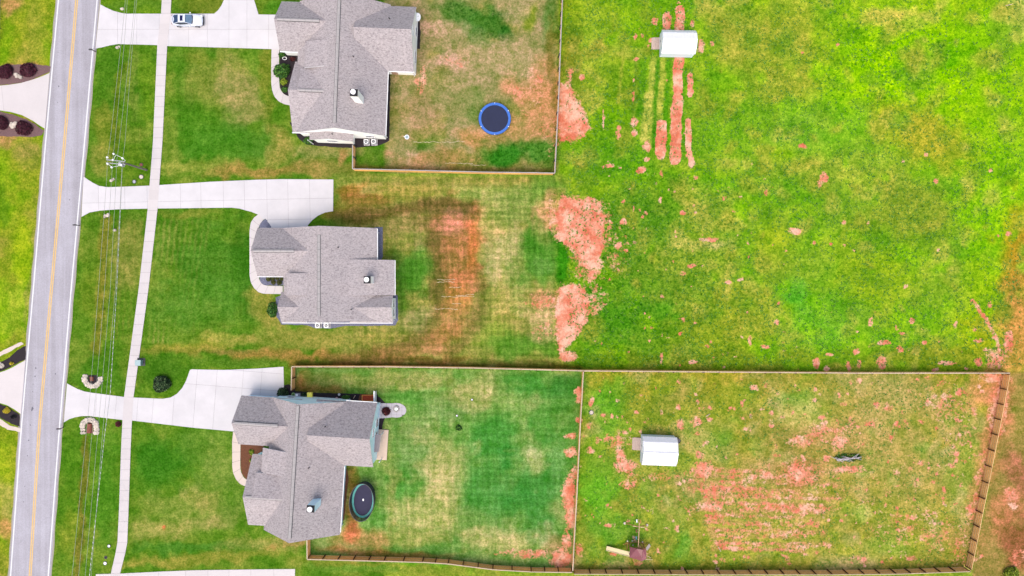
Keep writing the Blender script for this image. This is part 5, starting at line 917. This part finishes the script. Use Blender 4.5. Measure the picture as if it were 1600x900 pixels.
# ------------------------------------------------------------------ car
def make_car(px, py, rz):
    p = G(px, py, .6); r = empty('parked_car', (p.x, p.y, 0.05), rz); tag(r, 'silver sedan with dark sunroof parked on the top drive', 'car')
    paint_ = simple('silver paint', (0.5, 0.53, 0.6), .35, .02, 2, metal=.1, spec=.5)
    def loft(secs, close=True):
        m = MB(); n = len(secs[0]); vs = [v for s in secs for v in s]; fs = []
        for i in range(len(secs) - 1):
            for j in range(n): fs.append((i * n + j, i * n + (j + 1) % n, (i + 1) * n + (j + 1) % n, (i + 1) * n + j))
        fs.append(tuple(range(n))[::-1]); fs.append(tuple(range((len(secs) - 1) * n, len(secs) * n))); m.add(vs, fs); return m
    secs = []
    for x, w_, zb, zt in [(-2.37, .36, .42, .76), (-2.34, .56, .36, .86), (-2.25, .72, .28, .95), (-2.05, .83, .24, .99), (-1.6, .9, .2, 1.0), (-.8, .92, .18, .98), (.3, .92, .18, .96), (1.0, .91, .2, .95), (1.6, .89, .22, .9), (2.0, .82, .26, .83), (2.2, .7, .3, .77), (2.32, .54, .36, .68), (2.38, .34, .42, .6)]:
        secs.append([(x, -w_ * .86, zb), (x, -w_, zb + .2 * (zt - zb)), (x, -w_, zt - .2), (x, -w_ * .93, zt - .06), (x, -w_ * .6, zt + .005), (x, 0, zt + .03), (x, w_ * .6, zt + .005), (x, w_ * .93, zt - .06), (x, w_, zt - .2), (x, w_, zb + .2 * (zt - zb)), (x, w_ * .86, zb)])
    loft(secs).build('body', paint_, r, smooth=False)
    B = [(-2.0, .62), (.8, .66)]; zb = .93; zt = 1.41
    bl, br_, fl, fr = (-1.98, .66, 1.0), (-1.98, -.66, 1.0), (.85, .74, .95), (.85, -.74, .95)
    sl, sr = (-1.0, .84, .96), (-1.0, -.84, .96)
    tl, tr_, ul, ur = (-1.12, .58, 1.4), (-1.12, -.58, 1.4), (-.05, .6, 1.43), (-.05, -.6, 1.43)
    m = MB(); m.add([ul, ur, fr, (.95, 0, .97), fl], [(0, 1, 2, 3, 4)]); m.build('windshield', simple('windscreen glass', alb(110, 140, 168), .12, .1, 3, spec=.7), r)
    m = MB(); m.add([tl, bl, (-2.1, .4, 1.01), (-2.16, 0, 1.02), (-2.1, -.4, 1.01), br_, tr_], [(0, 1, 2, 3, 4, 5, 6)]); m.build('rear_window', simple('rear glass', alb(32, 58, 96), .12, .1, 3, spec=.7), r)
    for s_ in (1, -1):
        m = MB(); q = [(-2.02, s_ * .66, .97), (-1.0, s_ * .84, .955), (.85, s_ * .74, .95), (-.05, s_ * .6, 1.43), (-1.12, s_ * .58, 1.4)]; m.add(q if s_ < 0 else q[::-1], [(0, 1, 2, 3, 4)]); m.build('side_window', M['glass'], r)
        m = MB(); m.tube([(-2.0, s_ * .69, 1.0), (-1.12, s_ * .6, 1.41), (-.05, s_ * .62, 1.44), (.85, s_ * .76, .97)], .04, 6); m.build('roof_rail', paint_, r)
        m = MB(); m.box((.55, s_ * 1.0, .98), (.14, .2, .12)); m.build('mirror', M['white'], r)
        m = MB(); m.box((2.17, s_ * .62, .7), (.26, .24, .1), s_ * -.5); m.build('headlight', M['white'], r)
        m = MB(); m.box((-2.28, s_ * .6, .84), (.14, .3, .1), s_ * .3); m.build('taillight', M['red'] if 'red' in M else M['brick'], r)
        for x in (-1.42, 1.42):
            wv = empty('wheel', (x, s_ * .84, .33), 0, r); m = MB(); m.tube([(0, -.11, 0), (0, .11, 0)], .33, 18); m.build('tyre', M['black'], wv); m = MB(); m.tube([(0, -.12, 0), (0, .12, 0)], .22, 14); m.build('rim', M['metal'], wv)
    m = MB(); m.slab([(-1.14, .59, 1.41), (-.03, .61, 1.44), (-.03, 0, 1.48), (-1.14, 0, 1.45)], .04); m.slab([(-1.14, -.59, 1.41), (-.03, -.61, 1.44), (-.03, 0, 1.48), (-1.14, 0, 1.45)], .04); m.build('roof_panel', paint_, r)
    m = MB(); m.box((-.6, 0, 1.475), (.42, .84, .03)); m.build('sunroof', simple('sunroof glass', alb(26, 26, 80), .12), r)
    m = MB(); m.slab([(.86, .76, .975), (.98, .5, .985), (1.0, 0, .99), (.98, -.5, .985), (.86, -.76, .975), (.78, -.74, 1.0), (.86, 0, 1.01), (.78, .74, 1.0)], .03); m.build('wiper_cowl', M['dark_metal'], r)
    m = MB(); m.slab([(-.09, .6, 1.445), (-.02, .6, 1.44), (.02, 0, 1.475), (-.02, -.6, 1.44), (-.09, -.6, 1.445)], .03); m.build('roof_seal', M['dark_metal'], r)
    m = MB(); m.box((2.33, 0, .52), (.12, 1.0, .2)); m.build('grille', M['dark_metal'], r); m = MB(); m.box((2.28, 0, .28), (.2, 1.4, .08)); m.build('bumper', M['dark_metal'], r)
make_car(293.4, 31.8, R(-0.5))

# ------------------------------------------------------------------ trampolines
def trampoline(label, px, py, rx, ry, hgt, padw, padm, matm, net=False, rz=0):
    p = G(px, py, hgt); r = empty('trampoline', (p.x, p.y, 0), rz); tag(r, label, 'trampoline'); sy = ry / rx; n = 40
    MB().disc((0, 0), rx - padw - .02, hgt - .03, hgt, 40, ry=(ry - padw - .02)).build('jumping_mat', matm, r)
    def ring2(ri_x, ri_y, ro_x, ro_y, z0, z1):
        vs = []; fs = []
        for k in range(n):
            t = 2 * math.pi * k / n
            for a, b, z in ((ri_x, ri_y, z0), (ro_x, ro_y, z0), (ro_x, ro_y, z1), (ri_x, ri_y, z1)): vs.append((a * math.cos(t), b * math.sin(t), z))
        for k in range(n):
            a = 4 * k; b = 4 * ((k + 1) % n)
            for j in range(4): fs.append((a + j, a + (j + 1) % 4, b + (j + 1) % 4, b + j))
        m = MB(); m.add(vs, fs); return m
    ring2(rx - padw, ry - padw, rx, ry, hgt - .01, hgt + .06).build('safety_pad', padm, r)
    ring2(rx - .02, ry - .02, rx + .05, ry + .05, hgt - .1, hgt - .02).build('frame', M['dark_metal'], r)
    for k in range(6):
        t = 2 * math.pi * (k + .5) / 6; x, y = (rx - .05) * math.cos(t), (ry - .05) * math.sin(t)
        m = MB(); m.tube([(x, y, hgt - .05), (x, y, .03)], .03, 6); m.build('leg', M['metal'], r)
        if net:
            m = MB(); x, y = rx * 1.04 * math.cos(t), ry * 1.04 * math.sin(t); m.tube([(x, y, .1), (x * 1.02, y * 1.02, hgt + 1.3)], .035, 6); m.build('net_pole', M['dark_metal'], r)
        else:
            m = MB(); m.box(((rx - .04) * math.cos(t), (ry - .04) * math.sin(t), hgt + .07), (.14, .08, .03), t); m.build('pad_strap', M['white'], r)
    if net:
        # net skirt hanging round the frame: many thin cords
        m = MB()
        for k in range(120):
            t = 2 * math.pi * k / 120; c_, s_ = math.cos(t), math.sin(t); w_ = .014
            a = (rx * c_, ry * s_, hgt); b = (rx * 1.06 * c_, ry * 1.06 * s_, hgt + 1.3); tx, ty = -s_ * w_, c_ * w_
            m.add([(a[0] - tx, a[1] - ty, a[2]), (a[0] + tx, a[1] + ty, a[2]), (b[0] + tx, b[1] + ty, b[2]), (b[0] - tx, b[1] - ty, b[2])], [(0, 1, 2, 3)])
        for q in range(22):
            s2 = 1 + .06 * q / 22; z = hgt + 1.3 * q / 22; mm = ring2(rx * s2, ry * s2, rx * s2 + .012, ry * s2 + .012, z, z + .022); m.add(mm.v, mm.f)
        o = m.build('net', simple('net cord', alb(12, 36, 46), .8), r)
        ring2(rx * 1.05, ry * 1.05, rx * 1.05 + .07, ry * 1.05 + .07, hgt + 1.28, hgt + 1.36).build('top_rail', M['dark_metal'], r)
        m = MB(); m.disc((0, .05), .12, hgt, hgt + .03, 12, ry=.2); m.build('mat_badge', M['white'], r)
        ring2(rx - .03, ry - .03, rx + .0, ry + .0, .15, hgt - .1).build('skirt', simple('navy skirt', alb(26, 40, 58), .8), r)
    return r
trampoline('round trampoline with bright blue rim and dark mat in the top back yard', 773, 185.5, 2.48, 2.48, .9, .38, simple('blue pad', alb(56, 120, 218), .5, .06, 3), simple('navy mat', alb(34, 42, 76), .8, .12, 2))
trampoline('oval trampoline with teal rim and dark safety net beside the blue house', 567.5, 781.5, 1.75, 2.72, .9, .3, simple('teal pad', alb(66, 178, 170), .5, .2, 2), simple('slate mat', alb(50, 48, 80), .8, .08, 2), True, R(-4))

# ------------------------------------------------------------------ sheds
def shed(label, cx, cy, L, half_b, half_e, zr, zb, ze, rz, ramp_len, ramp_w, ramp_off, serr=False):
    r = empty('storage_shed', (cx, cy, 0), rz); tag(r, label, 'shed', 'white barn-roofed sheds')
    x0, x1 = -L / 2, L / 2; o = .1
    def sheet(name, ya, za, yb, zb_, rib=True):
        m = MB(); m.slab([(x0 - o, ya, za), (x1 + o, ya, za), (x1 + o, yb, zb_), (x0 - o, yb, zb_)], .04)
        k = x0
        while k <= x1 + .01:
            m.slab([(k - .025, ya, za + .03), (k + .025, ya, za + .03), (k + .025, yb, zb_ + .03), (k - .025, yb, zb_ + .03)], .03); k += .46
        m.build(name, M['shed_roof'], r)
    sheet('roof_panel', 0, zr, half_b, zb); sheet('roof_panel', 0, zr, -half_b, zb); sheet('lower_roof_panel', half_b, zb, half_e, ze); sheet('lower_roof_panel', -half_b, zb, -half_e, ze)
    sec = [(-half_e + .06, .15), (half_e - .06, .15), (half_e - .06, ze - .1), (half_b - .03, zb - .07), (0, zr - .07), (-half_b + .03, zb - .07), (-half_e + .06, ze - .1)]; n = len(sec); m = MB()
    vs = [(x0, y, z) for y, z in sec] + [(x1, y, z) for y, z in sec]; m.add(vs, [tuple(range(n))[::-1], tuple(range(n, 2 * n))] + [(i, (i + 1) % n, (i + 1) % n + n, i + n) for i in range(n)]); m.build('wall', M['shed_wall'], r)
    MB().box((0, 0, .08), (L - .1, 2 * half_e - .3, .14)).build('skid_floor', M['bark'], r)
    for s_ in (-1, 1): d = MB(); d.box((x0 - .025, ramp_off + s_ * .47, 1.1), (.05, .9, 1.8)); dd = d.build('door', M['white'], r); k = MB(); k.box((x0 - .08, ramp_off + s_ * .08, 1.1), (.06, .04, .2)); k.build('handle', M['dark_metal'], dd)
    MB().box((0, 0, zr + .03), (L + .2, .2, .04)).build('ridge_cap', M['shed_roof'], r)
    rp = empty('ramp', (x0 - ramp_len / 2, ramp_off, 0), 0, r)
    k = 9; pm = MB().box((0, 0, 0), (ramp_len / k - .015, ramp_w, .05)).mesh('plank', M['wood'])
    for i in range(k): t = (i + .5) / k; link('plank', pm, rp, (-ramp_len / 2 + t * ramp_len, 0, .05 + .14 * t), (0, -.1, 0))
    for s_ in (-1, 1): MB().box((0, s_ * (ramp_w / 2 - .06), .05), (ramp_len - .04, .07, .09)).build('joist', M['bark'], rp)
    return r
shed('white barn-roofed shed on red clay strips in the open pasture', (230 + 281) / 20, 37.75, 5.05, 1.2, 1.82, 3.2, 2.7, 1.95, R(-1.2), 1.25, 1.85, .35)
s2_ = shed('white ribbed metal shed with pinkish ramp inside the fenced paddock', 22.6, -25.05, 5.1, 1.55, 2.2, 3.3, 2.7, 1.95, R(-2.2), 1.3, 1.95, .6)
r_ = tag(empty('barrel', G(1057.5, 687)), 'dark round barrel at the upper right corner of the paddock shed', 'barrel'); m = MB(); m.disc((0, 0), .38, 0, .85, 16); m.build('drum', M['dark_metal'], r_); m = MB(); v, f = ring((0, 0), .33, .4, .83, .9, 16); m.add(v, f); m.build('rim', M['black'], r_)

# ------------------------------------------------------------------ play set
pc = G(1001, 862, 0); r_ = empty('play_set', (pc.x, pc.y, 0)); tag(r_, 'wooden play set with maroon roof, cream slide and swing beam in the paddock', 'play set')
red1 = simple('maroon roof', alb(150, 84, 92), .6, .05, 2); red_lit = simple('lit pink roof', alb(222, 158, 152), .6, .05, 2); cw = simple('cedar', alb(192, 128, 82), .8, .15, 4); cream = simple('cream plastic', alb(246, 226, 170), .4, .03, 2)  # pink tone paints the brighter shading of the top-facing roof panel
def Q(px, py, h): return G(px, py, h) - pc
ap0, ap1 = Q(995, 857.5, 3.35), Q(1001.5, 868.5, 3.35)
c1, c2, c3, c4 = Q(984.5, 854.8, 2.4), Q(1009.5, 858, 2.4), Q(1010, 873.5, 2.4), Q(983.5, 871, 2.4)
m = MB(); m.slab([c1, ap0, ap1, c4], .05); m.build('roof_panel', red1, r_); m = MB(); m.slab([ap0, c2 + Vector((-.55, 0, .3)), Q(1002.5, 877, 2.3), ap1], .05); m.build('roof_panel', red_lit, r_)
m = MB(); m.slab([c2 + Vector((-.55, 0, .3)), c2, c3, Q(1002.5, 877, 2.3)], .05); m.build('roof_panel', red1, r_); m = MB(); m.slab([c4, ap1, Q(1002.5, 877, 2.3), Q(994, 874, 2.35)], .05); m.build('roof_panel', red1, r_)
for x, y in [(985, 855), (1008, 857), (985, 869), (1008, 871)]: a = Q(x, y, 2.3); MB().box((a.x, a.y, 1.2), (.11, .11, 2.4)).build('tower_post', cw, r_)
for i in range(8): MB().box((Q(986 + i * 3.0, 863, 1.4).x, Q(0, 863, 1.4).y, 1.4), (.27, 1.5, .05)).build('deck_board', cw, r_)
for a, b in [((980, 848.5), (996, 847)), ((996, 847), (1008, 849)), ((980, 848.5), (980, 860)), ((984, 848), (984, 858))]:
    m = MB(); m.tube([Q(*a, .9), Q(*b, .9)], .05, 5); m.build('climber_rail', cw, r_)
for x, y in [(980.5, 845.5), (988, 845.2), (1004, 847), (989, 852)]: q = Q(x, y, .8); m = MB(); m.disc((q.x, q.y), .11, .7, .85, 10); m.build('grip_cap', M['stone'], r_)
a0, a1 = Q(947.5, 856.5, .25), Q(984, 866, 1.45); d = (a1 - a0); nrm = Vector((-d.y, d.x, 0)).normalized(); m = MB(); m.slab([a0 - nrm * .34, a1 - nrm * .34, a1 + nrm * .34, a0 + nrm * .34], .05); sl = m.build('slide', cream, r_)
for s_ in (-1, 1): m = MB(); m.tube([a0 + nrm * .34 * s_ + Vector((0, 0, .06)), a1 + nrm * .34 * s_ + Vector((0, 0, .06))], .045, 6); m.build('slide_edge', cream, sl)
a0, a1 = Q(1010, 858.5, 1.2), Q(1015.5, 851.5, .3); d = a1 - a0; nrm = Vector((-d.y, d.x, 0)).normalized(); m = MB(); m.slab([a0 - nrm * .24, a1 - nrm * .24, a1 + nrm * .24, a0 + nrm * .24], .05); m.build('climbing_board', simple('bleached board', alb(232, 214, 206), .7), r_)
m = MB(); m.tube([Q(1009.5, 874, .9), Q(1019.5, 874.5, .1)], .06, 6); m.build('brace', cream, r_); m = MB(); m.tube([Q(1010, 868, .9), Q(1017, 871.5, .1)], .06, 6); m.build('brace', cream, r_)
beam0, beam1 = Q(997.3, 855, 2.35), Q(999, 816.5, 2.35); m = MB(); m.tube([beam0, beam1], .075, 6); m.build('swing_beam', simple('pale cedar', alb(226, 184, 140), .8, .1, 4), r_)
for fx, fy in [(976, 817.5), (1011, 820.5)]:
    m = MB(); e = Q(998.8, 823, 2.3); m.tube([Q(fx, fy, .05), e], .06, 6); m.build('frame_leg', cw, r_); q = Q(fx, fy, .1); m = MB(); m.disc((q.x, q.y), .19, 0, .2, 10); m.build('foot', M['stone'], r_)
m = MB(); m.tube([Q(989, 822, 1.1), Q(1007, 824, 1.1)], .055, 6); m.build('cross_brace', cream, r_)
for x, y, mt in [(995, 814, M['white']), (994.5, 829.5, M['brick']), (994.2, 840.5, simple('swing blue', alb(110, 180, 200), .5))]:
    q = Q(x, y, .6); m = MB(); m.box(q, (.2, .5, .06), .1); sg = m.build('swing_seat', mt, r_); m = MB(); bb = Q(998.3, y, 2.3)
    for s_ in (-.2, .2): m.tube([q + Vector((0, s_, 0)), bb + Vector((0, s_, 0))], .018, 4)
    m.build('swing_chain', M['metal'], sg)

# ------------------------------------------------------------------ fallen dead tree and scraps
p = G(1322, 714.5); r_ = empty('fallen_tree', (p.x, p.y, 0)); tag(r_, 'grey bare fallen tree lying in a patch of long grass in the paddock', 'fallen tree')
dead = simple('dead wood', alb(206, 196, 200), .9, .15, 5); m = MB(); m.tube([(-1.6, -.35, .32), (-.4, -.2, .38), (1.0, -.05, .42), (2.2, .15, .45)], [.15, .13, .09, .04], 7); m.build('trunk', dead, r_)
rr = random.Random(3)
for k in range(22):
    x = rr.uniform(-1.4, 1.4); a = rr.uniform(-.5, .9) + (0 if rr.random() < .6 else math.pi); L = rr.uniform(.7, 1.6); sgn = 1 if rr.random() < .62 else -1
    y0 = -.3 + (x + 1.6) * .1; m = MB(); m.tube([(x, y0, .36), (x + L * .5 * math.cos(a), y0 + sgn * .2 * abs(math.sin(a) + .4) * L, .46), (x + L * math.cos(a), y0 + sgn * .42 * abs(math.sin(a) + .5) * L, .3 + rr.random() * .3)], [.055, .04, .02], 5); m.build('branch', dead, r_)
V, F = leafball(420, (2.5, .75, .26), .15, 99); me = bpy.data.meshes.new('long_grass'); me.from_pydata(V.tolist(), [], F.tolist()); me.materials.append(M['green_leaf']); tag(link('long_grass', me, None, (p.x + .1, p.y + .05, -.05)), 'dark green long grass growing through the fallen tree', 'grass', kind='stuff')
for x, y, a, L, lab in [(1124, 858, -60, .9, 'pale stick on the grass right of the play set'), (1106, 648.5, 30, .8, 'yellowish stick in the upper part of the paddock'), (1576, 8, 14, 1.1, 'pale stick in the top right corner of the pasture')]:
    q = G(x, y); m = MB(); d = Vector((math.cos(R(a)), math.sin(R(a)), 0)) * L / 2; m.tube([-d + Vector((0, 0, .05)), Vector((0.03, .02, .07)), d + Vector((0, 0, .05))], [.05, .06, .04], 6); tag(m.build('stick', M['fence_cap'], None, (q.x, q.y, .02)), lab, 'stick')

# ------------------------------------------------------------------ things along the blue house and on the patio
def holder(name, label, cat, px, py): q = G(px, py); r = empty(name, (q.x, q.y, 0)); tag(r, label, cat); return r
r_ = holder('storage_box', 'bright yellow box against the blue wall', 'box', 485.5, 616.6); yl = simple('yellow plastic', (0.95, 0.80, 0.10), .5); MB().box((0, 0, .35), (.7, .8, .6)).build('bin', yl, r_); MB().box((0, 0, .68), (.76, .86, .06)).build('lid', yl, r_)
r_ = holder('garden_pot', 'light green round pot beside the fence end at the blue house', 'pot', 459.5, 616); m = MB(); v, f = ring((0, 0), .2, .3, .3, .4, 14); m.add(v, f); m.build('rim', simple('light green pot', alb(180, 220, 130), .6), r_); MB().disc((0, 0), .24, 0, .34, 12).build('pot', simple('dark green pot', alb(90, 130, 60), .6), r_)
r_ = holder('grill', 'grey covered grill between the green pot and the dark shrub', 'grill', 467, 616.5); MB().box((0, 0, .5), (.8, .6, .5)).build('body', simple('grey cover', alb(168, 168, 178), .6, .15, 4), r_); MB().box((-.1, .05, .79), (.35, .3, .08)).build('hood', M['white'], r_); MB().box((.48, 0, .6), (.14, .5, .05)).build('side_shelf', M['dark_metal'], r_)
for x, y, lab, mt in [(526.5, 622, 'pink round pot by the blue wall', alb(236, 190, 190)), (530.5, 616, 'white ring-shaped pot in the bed by the blue house', alb(220, 220, 220)), (545.5, 621.5, 'small white pot right of the green shrub', alb(240, 240, 240)), (535.5, 622.8, 'small grey-green pot left of the green shrub', alb(190, 200, 190))]:
    r_ = holder('garden_pot', lab, 'pot', x, y); mm = simple('pot glaze', mt, .5); m = MB(); v, f = ring((0, 0), .1, .19, .2, .3, 12); m.add(v, f); m.build('rim', mm, r_); MB().disc((0, 0), .14, 0, .24, 12).build('pot', mm, r_)
r_ = holder('garden_bed_box', 'orange-red raised bed beside the white panel at the blue house', 'raised bed', 576.5, 621.5); orr = simple('orange mulch', alb(206, 82, 44), .9, .35, 6, bump=.6); MB().box((0, 0, .12), (2.0, .8, .16)).build('soil', orr, r_)
for s_ in (-1, 1): MB().box((0, s_ * .44, .12), (2.1, .07, .24)).build('board', M['fence_board_red'], r_); MB().box((s_ * 1.03, 0, .11), (.07, .8, .24)).build('board', M['fence_board_red'], r_)
m = MB(); m.tube([(-.15, -.25, .1), (.15, .25, .12)], .05, 6); q = G(554, 620); tag(m.build('stick', M['fence_cap'], None, (q.x, q.y, 0.03)), 'short orange stake lying in the bed left of the raised bed', 'stake')
r_ = holder('fire_pit', 'round stone fire pit on the end of the stone patio', 'fire pit', 619.5, 638.7)
for k in range(14):
    t = 2 * math.pi * k / 14; m = MB(); m.box((.42 * math.cos(t), .42 * math.sin(t), .16), (.14, .17, .22), t); m.build('stone', simple('pit stone', alb(196, 190, 184), .9, .1, 6) if k == 0 else bpy.data.materials['pit stone'], r_)
m = MB(); m.disc((0, 0), .26, .07, .3, 16); m.build('white_lid', M['white'], r_); m = MB(); m.disc((0, 0), .06, .3, .33, 10); m.build('knob', M['metal'], r_)

# ------------------------------------------------------------------ weeds in the pasture (nobody could count them)
def tufts(name, label, n, region, mat, size, seed):
    r = np.random.default_rng(seed); P_ = []
    while len(P_) < n:
        x, y = r.uniform(region[0], region[1]), r.uniform(region[2], region[3])
        if vnoise(np.array([x]), np.array([y]), 30, 61)[0] + r.uniform(-.4, .4) > -.1: P_.append(((x - 800) / 10, (450 - y) / 10))
    P_ = np.array(P_); L = 5; N_ = len(P_)
    a = r.uniform(0, 2 * np.pi, (N_, L)); s = size * r.uniform(.5, 1.3, (N_, L)); c = np.repeat(P_[:, None, :], L, 1)
    o = np.stack([np.cos(a), np.sin(a)], -1); pn = np.stack([-np.sin(a), np.cos(a)], -1)
    v0 = np.concatenate([c - pn * s[..., None] * .16, np.zeros((N_, L, 1))], -1); v1 = np.concatenate([c + pn * s[..., None] * .16, np.zeros((N_, L, 1))], -1); v2 = np.concatenate([c + o * s[..., None] * .9, (s * .55)[..., None]], -1)
    V = np.stack([v0, v1, v2], 2).reshape(-1, 3).astype(np.float32); F = np.arange(len(V)).reshape(-1, 3)
    me = bpy.data.meshes.new(name); me.from_pydata(V.tolist(), [], F.tolist()); me.materials.append(mat); tag(link(name, me), label, 'weeds', kind='stuff')
wl = leafmat('weed leaves', alb(44, 110, 24), alb(84, 150, 34), alb(140, 190, 60))
tufts('pasture_weeds', 'scattered leafy weeds all over the open pasture', 9000, (885, 1595, -20, 572), wl, .26, 5)
tufts('paddock_weeds', 'scattered leafy weeds inside the fenced paddock', 2600, (915, 1520, 595, 885), wl, .24, 6)

def scatter_clods():
    r = np.random.default_rng(12); m = MB(); n = 0
    spots = [(892, 190, 20, 32), (908, 350, 34, 40), (893, 490, 22, 44), (886, 780, 9, 40), (1246, 738, 26, 18), (1110, 770, 26, 30), (1200, 790, 80, 40), (1058, 190, 6, 55), (1555, 640, 14, 60)]
    while n < 300:
        cx, cy, rx, ry = spots[r.integers(len(spots))]; x, y = r.normal(cx, rx * .55), r.normal(cy, ry * .55)
        if 874 < x < 882 and y < 270: continue
        p = G(x, y); q = r.uniform(.04, .12); a = r.uniform(0, 6.28)
        v = [(p.x + q * math.cos(a + k * 2.1), p.y + q * math.sin(a + k * 2.1), .0) for k in range(3)] + [(p.x, p.y, q * .8)]
        m.add(v, [(0, 1, 3), (1, 2, 3), (2, 0, 3)]); n += 1
    tag(m.build('clay_clods', simple('clay clods', alb(220, 146, 116), .95, .15, 2)), 'small clods of clay and pebbles on the bare red soil', 'clods', kind='stuff')
scatter_clods()
